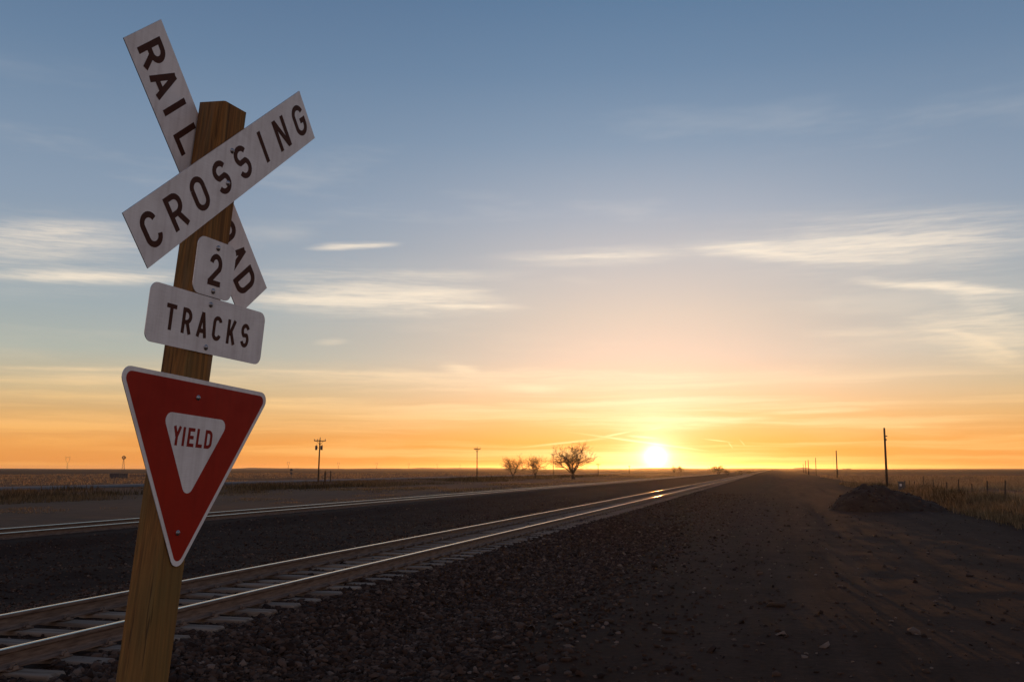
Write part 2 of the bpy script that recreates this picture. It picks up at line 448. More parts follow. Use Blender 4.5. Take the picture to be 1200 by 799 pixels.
def b_ground(t, b, o):
    pos = t.n('ShaderNodeNewGeometry').outputs['Position']
    x, y, z = t.sep(pos)
    wob = t.noise(t.vmath('MULTIPLY', pos, (0.16, 0.05, 0.0)), 1.0, 4.0, 0.6)
    wob2 = t.noise(pos, 1.3, 4.0, 0.6)
    xw = t.math('ADD', x, t.math('ADD', t.math('MULTIPLY', t.math('SUBTRACT', wob, 0.5), 6.0), t.math('MULTIPLY', t.math('SUBTRACT', wob2, 0.5), 1.6)))
    fx = t.maprange(xw, -160.0, 60.0)
    q = lambda v: (v + 160.0) / 220.0
    zone = t.ramp(fx, [
        (q(-150), (0.150, 0.095, 0.055)), (q(-86), (0.140, 0.090, 0.055)), (q(-66), (0.120, 0.085, 0.065)), (q(-50), (0.100, 0.078, 0.058)),
        (q(-44), (0.128, 0.112, 0.100)), (q(-27), (0.112, 0.102, 0.096)), (q(-24), (0.036, 0.025, 0.022)), (q(-22.5), (0.031, 0.022, 0.019)),
        (q(-9), (0.031, 0.022, 0.019)), (q(-4.2), (0.032, 0.022, 0.018)), (q(-2.0), (0.034, 0.023, 0.018)), (q(6.5), (0.035, 0.024, 0.020)),
        (q(8.8), (0.032, 0.024, 0.018)), (q(10.6), (0.040, 0.030, 0.020)), (q(13), (0.165, 0.110, 0.070)), (q(58), (0.165, 0.105, 0.058))])
    # wheel tracks and drag marks that run along the service track
    rut = t.noise(t.vmath('MULTIPLY', pos, (1.5, 0.07, 0.0)), 1.0, 5.0, 0.6)
    rutm = t.math('MULTIPLY', t.maprange(rut, 0.40, 0.66), t.math('MULTIPLY', t.maprange(x, -3.0, -0.5, 0, 1, True), t.maprange(x, 7.0, 10.0, 1, 0, True)))
    zone = t.mix(t.math('MULTIPLY', rutm, 0.40), zone, (0.072, 0.058, 0.056, 1))
    zone = t.mix(1.0, zone, (1.12, 0.74, 0.51, 1), 'MULTIPLY')
    # darker range land far out on the plain
    rr = t.vmath('LENGTH', pos, out=1)
    zone = t.mix(t.maprange(rr, 230.0, 520.0, 0.0, 1.0, True), zone, (0.070, 0.041, 0.024, 1))
    # broad patches, drawn out along the plain
    pat = t.noise(t.vmath('MULTIPLY', pos, (0.03, 0.008, 0.0)), 1.0, 6.0, 0.65)
    zone = t.mix(t.maprange(pat, 0.35, 0.7, 0.0, 0.55), zone, t.mix(1.0, zone, (0.52, 0.50, 0.46, 1), 'MULTIPLY'))
    g1 = t.noise(pos, 9.0, 6.0, 0.7)
    g2 = t.noise(pos, 1.1, 5.0, 0.6)
    sp = t.math('ADD', t.math('MULTIPLY', g1, 0.6), t.math('MULTIPLY', g2, 0.4))
    col = t.mix(1.0, zone, t.ramp(sp, [(0.3, (0.55, 0.55, 0.55)), (0.5, (1.0, 1.0, 1.0)), (0.7, (1.55, 1.5, 1.45))]), 'MULTIPLY')
    t.put(b.inputs['Base Color'], col)
    bump(t, b, t.math('ADD', t.math('MULTIPLY', g1, 0.5), g2), 0.22, 0.05)


M['ground'] = material('plain_ground', (0.06, 0.045, 0.035), 0.97, 0, 0.08, b_ground)


# ------------------------------------------------------------------ mesh helpers
class MB:
    """collects vertices and faces for one mesh object"""

    def __init__(self):
        self.v, self.f, self.mi = [], [], []

    def face_set(self, vs, fs, mi=0):
        o = len(self.v)
        self.v += [tuple(p) for p in vs]
        self.f += [tuple(i + o for i in q) for q in fs]
        self.mi += [mi] * len(fs)

    def box(self, c, s, rot=None, mi=0, taper=1.0):
        hx, hy, hz = s[0] / 2, s[1] / 2, s[2] / 2
        vs = []
        for zz, k in ((-hz, 1.0), (hz, taper)):
            for a, b_ in ((-1, -1), (1, -1), (1, 1), (-1, 1)):
                vs.append(Vector((a * hx * k, b_ * hy * k, zz)))
        if rot is not None:
            vs = [rot @ p for p in vs]
        vs = [p + Vector(c) for p in vs]
        self.face_set(vs, [(0, 3, 2, 1), (4, 5, 6, 7), (0, 1, 5, 4), (1, 2, 6, 5), (2, 3, 7, 6), (3, 0, 4, 7)], mi)

    def tube(self, pts, rs, n=6, mi=0, caps=True):
        pts = [Vector(p) for p in pts]
        if not isinstance(rs, (list, tuple)):
            rs = [rs] * len(pts)
        o = []
        for i, p in enumerate(pts):
            d = (pts[min(i + 1, len(pts) - 1)] - pts[max(i - 1, 0)]).normalized()
            a = d.orthogonal().normalized() if abs(d.z) < .9 else Vector((1, 0, 0))
            a = (a - d * a.dot(d)).normalized()
            b_ = d.cross(a)
            o += [p + (a * math.cos(2 * math.pi * k / n) + b_ * math.sin(2 * math.pi * k / n)) * rs[i] for k in range(n)]
        fs = []
        for i in range(len(pts) - 1):
            for k in range(n):
                fs.append((i * n + k, i * n + (k + 1) % n, (i + 1) * n + (k + 1) % n, (i + 1) * n + k))
        if caps:
            fs.append(tuple(range(n - 1, -1, -1)))
            fs.append(tuple((len(pts) - 1) * n + k for k in range(n)))
        self.face_set(o, fs, mi)

    def build(self, name, mats, parent=None, smooth=False):
        me = D.meshes.new(name)
        me.from_pydata(self.v, [], self.f)
        if not isinstance(mats, (list, tuple)):
            mats = [mats]
        for m in mats:
            me.materials.append(m)
        if len(mats) > 1:
            me.polygons.foreach_set('material_index', self.mi)
        if smooth:
            me.polygons.foreach_set('use_smooth', [True] * len(me.polygons))
        me.update()
        return link(name, me, parent)


def link(name, me, parent=None):
    o = D.objects.new(name, me)
    COL.objects.link(o)
    if parent is not None:
        o.parent = parent
    return o


def fast_mesh(name, verts, faces, mat, parent=None):
    """numpy vertices (n,3) and faces (m,k) with equal k"""
    me = D.meshes.new(name)
    nv, nf, k = len(verts), len(faces), faces.shape[1]
    me.vertices.add(nv)
    me.vertices.foreach_set('co', np.ascontiguousarray(verts, dtype=np.float32).ravel())
    me.loops.add(nf * k)
    me.loops.foreach_set('vertex_index', np.ascontiguousarray(faces, dtype=np.int32).ravel())
    me.polygons.add(nf)
    me.polygons.foreach_set('loop_start', np.arange(0, nf * k, k, dtype=np.int32))
    me.polygons.foreach_set('loop_total', np.full(nf, k, dtype=np.int32))
    me.update(calc_edges=True)
    me.validate()
    me.materials.append(mat)
    return link(name, me, parent)


def empty(name, loc, label, cat, group=None, rz=0.0):
    o = D.objects.new(name, None)
    COL.objects.link(o)
    o.location = loc
    o.rotation_euler = (0, 0, rz)
    o.empty_display_size = 0.2
    return tag(o, label, cat, group)


def tag(o, label=None, cat=None, group=None, kind=None):
    for k, v in (('label', label), ('category', cat), ('group', group), ('kind', kind)):
        if v:
            o[k] = v
    return o


# ------------------------------------------------------------------ noise and terrain height
_tab = rng.random((256, 256))


def vnoise(x, y):
    xi, yi = np.floor(x).astype(int), np.floor(y).astype(int)
    fx, fy = x - xi, y - yi
    fx, fy = fx * fx * (3 - 2 * fx), fy * fy * (3 - 2 * fy)
    a, b = _tab[xi & 255, yi & 255], _tab[(xi + 1) & 255, yi & 255]
    c, d = _tab[xi & 255, (yi + 1) & 255], _tab[(xi + 1) & 255, (yi + 1) & 255]
    return (a * (1 - fx) + b * fx) * (1 - fy) + (c * (1 - fx) + d * fx) * fy - 0.5


def fbm(x, y, o=4):
    s, a = 0, 1.0
    for i in range(o):
        s = s + a * vnoise(x * 2 ** i + 17.3 * i, y * 2 ** i + 5.1 * i)
        a *= 0.5
    return s


def sstep(a, b, x):
    t = np.clip((x - a) / (b - a), 0, 1)
    return t * t * (3 - 2 * t)


NEAR_C, FAR_C = -7.165, -20.30         # track centre lines
NEAR_TOP, FAR_TOP = 0.433, 0.295       # rail head heights
RAIL_H = 0.172


def gz(x, y):
    x = np.asarray(x, dtype=float)
    y = np.asarray(y, dtype=float)
    far = np.hypot(x, y)
    calm = 1 - sstep(60, 400, far)
    z = 0.04 * fbm(x / 5.0, y / 14.0, 3) + 0.020 * fbm(x / 0.9, y / 1.6, 3) * calm
    z = z - 0.035 * sstep(0, 1, fbm(x * 1.1, y / 24.0, 3) * 2.2 + .2) * (1 - sstep(7, 9, np.abs(x - 2))) * calm
    z = z * (1 - 0.75 * sstep(300, 2000, far))
    # shallow verge and bank on the right of the service track
    bank = sstep(8.0, 9.6, x) * (1 - sstep(10.2, 13.0, x)) * sstep(24, 34, y) * (1 - sstep(70, 140, y))
    z = z + bank * (0.42 + 0.5 * fbm(x / 2.2, y / 3.5, 3))
    # ground left of the far track lies a touch lower
    z = z - 0.10 * sstep(-10, -13, x)
    # the strip between the tracks is a shallow trough
    z = z - 0.16 * (1 + 0.9 * fbm(x / 1.6, y / 3.0, 3)) * sstep(-9.6, -11.5, x) * sstep(-17.8, -15.0, x)
    for c, top in ((NEAR_C, NEAR_TOP), (FAR_C, FAR_TOP)):
        d = np.abs(x - c)
        m = 1 - sstep(1.62, 2.95, d)
        crown = top - RAIL_H - (0.058 if c == NEAR_C else -0.005) + 0.022 * fbm(x / .35, y / .35, 2) * calm
        z = z * (1 - m) + crown * m
    return z


def axis(segs, lo, hi, grow):
    a, b, st = segs
    mid = np.arange(a, b + 1e-6, st)
    up, s, p = [], st, b
    while p < hi:
        s *= grow
        p += s
        up.append(p)
    dn, s, p = [], st, a
    while p > lo:
        s *= grow
        p -= s
        dn.append(p)
    return np.r_[np.array(dn)[::-1], mid, np.array(up)]


def at(px, depth):
    """ground point at a given distance ahead of the camera, seen along a picture column"""
    a = rad(YAW)
    cx = (px - 600.0) / F_PX * depth * math.cos(rad(PITCH))
    return (cx * math.cos(a) - depth * math.sin(a), cx * math.sin(a) + depth * math.cos(a))


def on_ground(px, depth, dz=0.0):
    x, y = at(px, depth)
    return (x, y, float(gz(x, y)) + dz)


xs = axis((-23.6, 13.0, 0.17), -9000, 9000, 1.075)
ys = axis((4.0, 40.0, 0.17), -9000, 11000, 1.045)
XX, YY = np.meshgrid(xs, ys, indexing='ij')
ZZ = gz(XX, YY)
nx, ny = len(xs), len(ys)
V = np.stack([XX, YY, ZZ], -1).reshape(-1, 3)
I = np.arange(nx * ny).reshape(nx, ny)
Fq = np.stack([I[:-1, :-1], I[1:, :-1], I[1:, 1:], I[:-1, 1:]], -1).reshape(-1, 4)
ground = fast_mesh('ground', V, Fq, M['ground'])
ground.data.polygons.foreach_set('use_smooth', [True] * len(ground.data.polygons))
tag(ground, 'dark dirt and dry grass plain running out to the horizon', kind='structure')

# asphalt road beyond the far track
yr = axis((0, 160, 4.0), -400, 2400, 1.08)
rv = []
for yy in yr:
    for xx in (-79.4, -79.0, -71.6, -71.2):
        rv.append((xx, yy, float(gz(xx, yy)) * .2 + (0.10 if -79.2 < xx < -71.4 else -0.05)))
rv = np.array(rv)
ri = np.arange(len(rv)).reshape(-1, 4)
rf = np.concatenate([np.stack([ri[:-1, k], ri[:-1, k + 1], ri[1:, k + 1], ri[1:, k]], -1) for k in range(3)])
road = fast_mesh('road', rv, rf, M['asphalt'])
tag(road, 'grey country road running beside the tracks beyond the gravel', kind='structure')

# low rises on the skyline
hv, hf = [], []


def ridge(px0, px1, dist, h, seed):
    n = 60
    b0 = len(hv)
    for i in range(n + 1):
        t = i / n
        x, y = at(px0 + (px1 - px0) * t, dist)
        e = math.sin(math.pi * t) ** 0.6
        hh = h * e * (0.75 + 0.5 * float(fbm(np.array(t * 7 + seed), np.array(seed * 1.7), 3)))
        dxy = Vector((x, y)).normalized()
        for k, (off, z) in enumerate(((-260, -3), (0, hh), (320, hh * .8), (800, -3))):
            hv.append((x + dxy.x * off, y + dxy.y * off, z))
    for i in range(n):
        for k in range(3):
            a = b0 + i * 4 + k
            hf.append((a, a + 4, a + 5, a + 1))


ridge(-700, 260, 6200, 7.0, 3.1)
ridge(220, 420, 5600, 9.0, 1.3)
ridge(380, 640, 5200, 9.5, 4.7)
ridge(640, 1000, 5000, 7.5, 2.4)
ridge(925, 955, 4600, 9.5, 5.5)
ridge(985, 1000, 4300, 5.0, 6.5)
ridge(960, 1900, 6500, 6.0, 7.7)
hills = fast_mesh('hills', np.array(hv), np.array(hf), M['hill'])
hills.data.polygons.foreach_set('use_smooth', [True] * len(hills.data.polygons))
tag(hills, 'low flat rises along the skyline', kind='structure')

# thin evening haze over the whole plain
hz_m = D.materials.new('evening_haze')
hz_m.use_nodes = True
ht = NT(hz_m.node_tree)
pvn = ht.n('ShaderNodeVolumePrincipled')
pvn.inputs['Color'].default_value = (0.95, 0.93, 0.90, 1)
pvn.inputs['Density'].default_value = HAZE
pvn.inputs['Anisotropy'].default_value = 0.84
hz_o = ht.n('ShaderNodeOutputMaterial')
ht.put(hz_o.inputs['Volume'], pvn.outputs[0])
hb = MB()
hb.box((0, 1200, 17.5), (22000, 24000, 42))
haze = hb.build('haze', hz_m)
tag(haze, 'thin warm evening haze lying over the plain', kind='stuff')

# ------------------------------------------------------------------ railway tracks
GAUGE = 1.505
SP = 0.616
S0 = 10.88 - 0.04


def rail_profile():
    # x, z of one half from the foot up; z measured from the foot; the head has a rounded shoulder
    h = [(0.070, 0.0), (0.070, 0.011), (0.020, 0.030), (0.0085, 0.045), (0.0085, 0.118), (0.033, 0.130), (0.0365, 0.140), (0.0365, 0.155)]
    h += [(.0365 - .013 + .013 * math.cos(a), .155 + .0125 * math.sin(a)) for a in (.39, .79, 1.18, 1.5)]
    h += [(.012, .1715)]
    return h + [(-a, b) for a, b in reversed(h)]


def make_rail(track, xoff, xoff_near=True, y0=-30.0, y1=2600.0):
    prof = rail_profile()
    n = len(prof)
    yv = [y0] + list(np.arange(-10, 120, 2.0)) + list(np.geomspace(122, y1, 60))
    mb = MB()
    vs = []
    for yy in yv:
        wob = 0.004 * float(vnoise(np.array(yy / 9.0 + xoff), np.array(xoff * 3.3))) * (1 if yy < 120 else 0)
        for a, b in prof:
            vs.append((xoff + a + wob, yy, b + wob * .6))
    fs, mi = [], []
    for i in range(len(yv) - 1):
        for k in range(n):
            k2 = (k + 1) % n
            fs.append((i * n + k, i * n + k2, (i + 1) * n + k2, (i + 1) * n + k))
            mi.append(1 if (10 if xoff_near else 8) <= k <= 14 else 0)
    mb.v, mb.f, mb.mi = vs, fs, mi
    o = mb.build('rail', [M['rail_side'], M['rail_top']], track)
    o.data.polygons.foreach_set('use_smooth', [q == 1 for q in mi])
    return o


def sleeper_mesh():
    L, w, h, bv = 2.57, 0.25, 0.19, 0.022
    prof = [(-w / 2 - .01, -h), (-w / 2, -bv), (-w / 2 + bv * .35, -bv * .35), (-w / 2 + bv, 0), (w / 2 - bv, 0), (w / 2 - bv * .35, -bv * .35), (w / 2, -bv), (w / 2 + .01, -h)]
    vs, fs = [], []
    xsn = [-L / 2, -L / 2 + .03, L / 2 - .03, L / 2]
    for i, xx in enumerate(xsn):
        k = 1.0 if i in (1, 2) else 0.86
        for a, b in prof:
            vs.append((xx, a * k, b - (0.018 if i in (0, 3) else 0)))
    n = len(prof)
    for i in range(3):
        for k in range(n - 1):
            fs.append((i * n + k, (i + 1) * n + k, (i + 1) * n + k + 1, i * n + k + 1))
    fs.append(tuple(range(n)))
    fs.append(tuple(3 * n + k for k in range(n - 1, -1, -1)))
    me = D.meshes.new('sleeper')
    me.from_pydata(vs, [], fs)
    me.materials.append(M['tie'])
    me.update()
    return me


TIE = sleeper_mesh()


def make_track(cx, top, label, n_single):
    t = empty('railway_track', (cx, 0, top - RAIL_H), label, 'railway track')
    for s in (-1, 1):
        make_rail(t, s * GAUGE / 2, cx == NEAR_C)
    r = random.Random(int(-cx * 10))
    tie0 = -8
    for k in range(n_single):
        o = link('sleeper', TIE, t)
        o.location = (r.gauss(0, .018), S0 + (k + tie0) * SP + r.gauss(0, .012), -0.016 + r.gauss(0, .006))
        o.rotation_euler = (r.gauss(0, .006), r.gauss(0, .004), r.gauss(0, .010))
    # the rest of the sleepers, too far off to tell apart
    src = np.array([tuple(v.co) for v in TIE.vertices])
    mb = MB()
    fl = [tuple(p.vertices) for p in TIE.polygons]
    for k in range(n_single, n_single + 330):
        y = S0 + (k + tie0) * SP
        mb.face_set(src + np.array([r.gauss(0, .02), y, -0.016]), fl)
    tag(mb.build('sleepers', M['tie'], t), kind='stuff')
    # base plates and spring clips where rail meets sleeper
    mb = MB()
    for k in range(150):
        y = S0 + (k + tie0) * SP
        for s in (-1, 1):
            x = s * GAUGE / 2
            mb.box((x, y, -0.006), (0.22, 0.17, 0.012))
            for q in (-1, 1):
                mb.tube([(x + q * .095, y - .055, .012), (x + q * .088, y - .02, .040), (x + q * .070, y + .03, .044), (x + q * .060, y + .055, .028)], .011, 5)
                mb.box((x + q * .092, y, .014), (.045, .07, .034), taper=.7)
    tag(mb.build('rail_clips', M['rail_side'], t), kind='stuff')
    return t


make_track(NEAR_C, NEAR_TOP, 'nearer railway track passing close behind the crossing post, its sleeper ends showing', 130)
make_track(FAR_C, FAR_TOP, 'farther railway track across the dark ballast, its two rails close together', 60)

# ------------------------------------------------------------------ stones
ico_v = np.array([(0, 0, 1), (.894, 0, .447), (.276, .851, .447), (-.724, .526, .447), (-.724, -.526, .447), (.276, -.851, .447),
                  (.724, .526, -.447), (-.276, .851, -.447), (-.894, 0, -.447), (-.276, -.851, -.447), (.724, -.526, -.447), (0, 0, -1)])
ico_f = np.array([(0, 1, 2), (0, 2, 3), (0, 3, 4), (0, 4, 5), (0, 5, 1), (1, 6, 2), (2, 7, 3), (3, 8, 4), (4, 9, 5), (5, 10, 1),
                  (2, 6, 7), (3, 7, 8), (4, 8, 9), (5, 9, 10), (1, 10, 6)])     # the buried underside is left open


def stones(name, pts, sizes, mat):
    n = len(pts)
    v = np.repeat(ico_v[None], n, 0)
    v = v * (1 + rng.normal(0, .28, (n, 12, 1)))
    v = v * sizes[:, None, None] * np.stack([rng.uniform(.7, 1.35, n), rng.uniform(.7, 1.35, n), rng.uniform(.45, .95, n)], -1)[:, None, :]
    a = rng.uniform(0, 6.28, n)
    b = rng.normal(0, .5, n)
    ca, sa, cb, sb = np.cos(a)[:, None], np.sin(a)[:, None], np.cos(b)[:, None], np.sin(b)[:, None]
    x, y, z = v[..., 0], v[..., 1], v[..., 2]
    y, z = y * cb - z * sb, y * sb + z * cb
    x, y = x * ca - y * sa, x * sa + y * ca
    v = np.stack([x, y, z], -1) + pts[:, None, :]
    f = (ico_f[None] + (np.arange(n) * 12)[:, None, None]).reshape(-1, 3)
    return fast_mesh(name, v.reshape(-1, 3), f, mat)


def scatter(n, x0, x1, ymin, ymax, power=1.0):
    x = rng.uniform(x0, x1, n)
    u = rng.random(n)
    y = ymin * (ymax / ymin) ** (u ** power)
    return x, y


bx, by = [], []
for n, a, b, y0, y1 in ((54000, -6.3, -3.0, 4.2, 34), (9000, -9.9, -5.9, 5.0, 40), (1500, -3.6, -2.2, 6.5, 30), (22000, -18.5, -9.3, 9, 75)):
    x, y = scatter(n, a, b, y0, y1, 0.85)
    bx.append(x)
    by.append(y)
    if a > -7:      # stragglers rolled down from the shoulder, thinning out sideways and along the line
        x2, y2 = a + abs(rng.normal(0, 2.2, n // 4)) + .5, y0 * (80 / y0) ** rng.random(n // 4)
        bx.append(x2)
        by.append(y2)
bx, by = np.concatenate(bx), np.concatenate(by)
# keep the sleeper tops mostly clear
ph = ((by - S0) / SP + 0.5) % 1.0 - 0.5
on_tie = (np.abs(ph) * SP < 0.15) & (np.abs(bx - NEAR_C) < 1.32)
rail_clear = (np.abs(np.abs(bx - NEAR_C) - GAUGE / 2) > 0.10)
keep = (~on_tie | (rng.random(len(bx)) < .02)) & rail_clear
bx, by = bx[keep], by[keep]
bs = np.clip(rng.lognormal(math.log(.0215), .40, len(bx)), .009, .060)
bs = bs * np.where(bx < -9.5, 0.85, 1)
pts = np.stack([bx, by, gz(bx, by) + bs * .25], -1)
tag(stones('ballast_stones', pts, bs, M['stone']), 'dark crushed stone ballast along and between the tracks', kind='stuff')
x, y = scatter(3800, -3.0, 9.5, 6.2, 60)
ss = np.clip(rng.lognormal(math.log(.016), .5, len(x)), .008, .075)
tag(stones('loose_stones', np.stack([x, y, gz(x, y) + ss * .2], -1), ss, M['gravel_stone']), 'loose small stones on the dirt service track', kind='stuff')

for (px, dep, s, lab) in ((905, 14.2, .10, 'pale flat rock lying alone on the dirt, right of the tracks'),
                          (710, 12.8, .085, 'small dark rock at the foot of the ballast slope'),
                          (782, 12.0, .075, 'small brownish rock on the dirt below the sun')):
    x, y, z = on_ground(px, dep)
    r = np.random.default_rng(int(px))
    v = ico_v * (1 + r.normal(0, .16, (12, 1))) * np.array([1.5, .9, .5]) * s
    full = np.vstack([ico_f, [(11, 7, 6), (11, 8, 7), (11, 9, 8), (11, 10, 9), (11, 6, 10)]])
    o = fast_mesh('rock', v, full, M['gravel_stone'])
    o.location = (x, y, z + s * .22)
    tag(o, lab, 'rock', 'loose rocks beside the tracks')


# ------------------------------------------------------------------ grass
def blades(name, x, y, hgt, per, spread, width, mat, label):
    n = len(x)
    bxn = np.repeat(x, per) + rng.normal(0, 1, n * per) * np.repeat(spread, per)
    byn = np.repeat(y, per) + rng.normal(0, 1, n * per) * np.repeat(spread, per)
    z = gz(bxn, byn) - .02
    h = np.repeat(hgt, per) * rng.uniform(.45, 1.15, n * per)
    w = np.repeat(width, per) * rng.uniform(.6, 1.3, n * per)
    a = rng.uniform(0, 6.28, n * per)
    lx, ly = rng.normal(0, .28, n * per) * h, rng.normal(0, .28, n * per) * h
    ca, sa = np.cos(a) * w, np.sin(a) * w
    v = np.stack([np.stack([bxn - ca, byn - sa, z], -1), np.stack([bxn + ca, byn + sa, z], -1), np.stack([bxn + lx, byn + ly, z + h], -1)], 1)
    f = np.arange(n * per * 3).reshape(-1, 3)
    return tag(fast_mesh(name, v.reshape(-1, 3), f, mat), label, kind='stuff')


def field(n, x0, x1, y0, y1, seed, thr=-.1, sc_=7.0):
    x = rng.uniform(x0, x1, n)
    y = y0 * (y1 / y0) ** rng.random(n)
    m = fbm(x / sc_ + seed, y / (sc_ * 2) + seed, 3) > thr
    return x[m], y[m]


x, y = field(42000, 11.2, 75, 30, 260, 2.0, -.22)
d = np.hypot(x, y)
blades('dry_grass', x, y, rng.uniform(.25, .6, len(x)), 5, .10 + d * .0012, .010 + d * .00022, M['grass_dry'], 'tall dry tan grass of the plain on the right')
x, y = field(6000, 8.0, 10.9, 26, 130, 5.0, -.2, 4.0)
d = np.hypot(x, y)
blades('verge_grass', x, y, rng.uniform(.2, .5, len(x)), 6, .12 + d * .001, .010 + d * .0002, M['grass_verge'], 'dull grass on the bank along the right side')
x, y = field(16000, -69, -43, 18, 320, 8.0, .02, 9.0)
d = np.hypot(x, y)
blades('roadside_grass', x, y, rng.uniform(.18, .5, len(x)), 5, .15 + d * .001, .014 + d * .0002, M['grass_dull'], 'dull grass between the gravel and the road')
x, y = field(22000, -260, -82, 20, 420, 11.0, -.15, 16.0)
d = np.hypot(x, y)
blades('plain_grass', x, y, rng.uniform(.2, .5, len(x)), 4, .2 + d * .0012, .02 + d * .0002, M['grass_dry'], 'dry brown grass of the plain beyond the road')
x, y = field(9000, -43, -24.5, 80, 320, 14.0, .08, 8.0)
d = np.hypot(x, y)
blades('gravel_edge_grass', x, y, rng.uniform(.10, .32, len(x)), 5, .25 + d * .001, .014 + d * .0002, M['grass_verge'], 'thin dry grass growing on the gravel beside the far track')
x, y = field(5000, -43, -25, 38, 110, 33.0, .16, 5.0)
d = np.hypot(x, y)
blades('gravel_weeds', x, y, rng.uniform(.05, .16, len(x)), 5, .22 + d * .001, .012 + d * .0002, M['grass_verge'], 'scattered low weeds on the gravel strip beside the far track')
# darker brush in long low patches
x, y = field(5200, -66, -46, 20, 260, 21.0, .22, 10.0)
d = np.hypot(x, y)
blades('roadside_brush', x, y, rng.uniform(.3, .8, len(x)), 10, .28 + d * .001, .02 + d * .0002, M['brush'], 'low dark brush patches on the far side of the gravel')
x, y = field(900, 8.4, 11.5, 26, 110, 27.0, .05, 7.0)
d = np.hypot(x, y)
blades('bank_brush', x, y, rng.uniform(.3, .75, len(x)), 9, .22 + d * .001, .016 + d * .0002, M['brush'], 'low dark brush on the bank in front of the fence')


# ------------------------------------------------------------------ dirt mound
def make_mound():
    n, m = 90, 60
    vs = []
    x0, y0 = at(1012, 47.0)
    a = rad(YAW)
    ux, uy = math.cos(a), math.sin(a)
    for i in range(n + 1):
        for j in range(m + 1):
            u = -3.0 + 7.6 * i / n
            w = -2.4 + 5.6 * j / m
            x, y = x0 + ux * u - uy * w, y0 + uy * u + ux * w
            h = 1.14 * max(0, 1 - (abs(u + .05) / (1.75 if u < -.05 else 2.3)) ** 1.6 - (w / 2.1) ** 2)
            h2 = .74 * max(0, 1 - ((u - 1.9) / 2.1) ** 2 - ((w - .1) / 1.7) ** 2)
            h = max(h, h2) + .3 * min(h, h2)
            nz = float(fbm(np.array(x * 1.3), np.array(y * 1.3), 4))
            n2 = float(fbm(np.array(x * 4.1), np.array(y * 4.1), 3))
            h = h * (1 + .24 * nz + .05 * n2) + (.10 * nz if h > 0 else 0)
            vs.append((x, y, float(gz(x, y)) + h - .05))
    vs = np.array(vs)
    c = np.array([x0, y0, float(gz(x0, y0))])
    g = np.arange((n + 1) * (m + 1)).reshape(n + 1, m + 1)
    f = np.stack([g[:-1, :-1], g[1:, :-1], g[1:, 1:], g[:-1, 1:]], -1).reshape(-1, 4)
    o = fast_mesh('dirt_mound', vs - c, f, M['mound'])
    o.location = c
    # clods rolled down its flanks
    r = np.random.default_rng(5)
    pick = r.integers(0, len(vs), 900)
    ok = vs[pick, 2] - gz(vs[pick, 0], vs[pick, 1]) > .05
    cp = vs[pick][ok] - c
    cz = np.clip(r.lognormal(math.log(.035), .4, len(cp)), .015, .10)
    clods = stones('clods', cp + np.array([0, 0, .01]), cz, M['stone'])
    clods.parent = o
    tag(clods, kind='stuff')
    tag(o, 'dark heap of dirt with a lower shoulder, right of the service track', 'dirt mound')


make_mound()


# ------------------------------------------------------------------ crossing sign
RS = (Matrix.Rotation(rad(YAW), 3, 'Z') @ Matrix.Rotation(1.1617, 3, 'Z') @ Matrix.Rotation(0.0739, 3, 'X'))
OS = Matrix.Rotation(rad(YAW), 3, 'Z') @ Vector((-1.1456, 3.8221, 1.2065)) + Vector((0, 0, EYE))
LEAN = 0.0543
# post base in the frame of the sign (u right along the boards, d into the post, z up)
ZB = -3.16
UB = -.0016 + LEAN * (ZB - .265)
base_w = OS + RS @ Vector((UB, .075, ZB))
sign = D.objects.new('railroad_crossing_sign', None)
COL.objects.link(sign)
sign.matrix_world = Matrix.Translation(base_w) @ RS.to_4x4()
tag(sign, 'wooden crossing post with RAILROAD CROSSING boards, 2 TRACKS plates and red YIELD triangle', 'crossing sign')


def loc(u, d, z):
    return Vector((u - UB, d - .075, z - ZB))


# the square timber post, its top sawn on a slant
PW = .139
pb = MB()
mesh_z = list(np.linspace(-3.55, -.3, 8))
ring = []
D0, D1 = 0.006, 0.142
top = [(-.071, D0, .270), (.068, D0, .266), (.068, D1, .270), (-.071, D1, .274)]
ch = .006
for z in mesh_z:
    c = -.0016 + LEAN * (z - .265)
    for (su, sd) in ((-1, 0), (1, 0), (1, 1), (-1, 1)):
        u = c + su * PW / 2
        d = (D0, D1)[sd]
        # small eased corner: two vertices per corner
        if (su, sd) in ((-1, 0), (1, 1)):
            prs = [(u, d + (ch if sd == 0 else -ch)), (u - su * ch, d)]
        else:
            prs = [(u - su * ch, d), (u, d + (ch if sd == 0 else -ch))]
        for q in prs:
            ring.append(loc(q[0], q[1], z))
for k, (u, d, z) in enumerate(top):
    su, sd = ((-1, 0), (1, 0), (1, 1), (-1, 1))[k]
    if (su, sd) in ((-1, 0), (1, 1)):
        prs = [(u, d + (ch if sd == 0 else -ch)), (u - su * ch, d)]
    else:
        prs = [(u - su * ch, d), (u, d + (ch if sd == 0 else -ch))]
    for q in prs:
        ring.append(loc(q[0], q[1], z))
fs = []
for i in range(len(mesh_z)):
    for k in range(8):
        fs.append((i * 8 + k, i * 8 + (k + 1) % 8, (i + 1) * 8 + (k + 1) % 8, (i + 1) * 8 + k))
fs.append(tuple(len(mesh_z) * 8 + k for k in range(8)))
pb.face_set(ring, fs)
post = pb.build('post', M['wood'], sign)


# --- lettering: strokes of even width in the manner of road-sign letters
def arc(cx, cy, rx, ry, a0, a1, n=14):
    return [(cx + rx * math.cos(rad(a0 + (a1 - a0) * i / n)), cy + ry * math.sin(rad(a0 + (a1 - a0) * i / n))) for i in range(n + 1)]


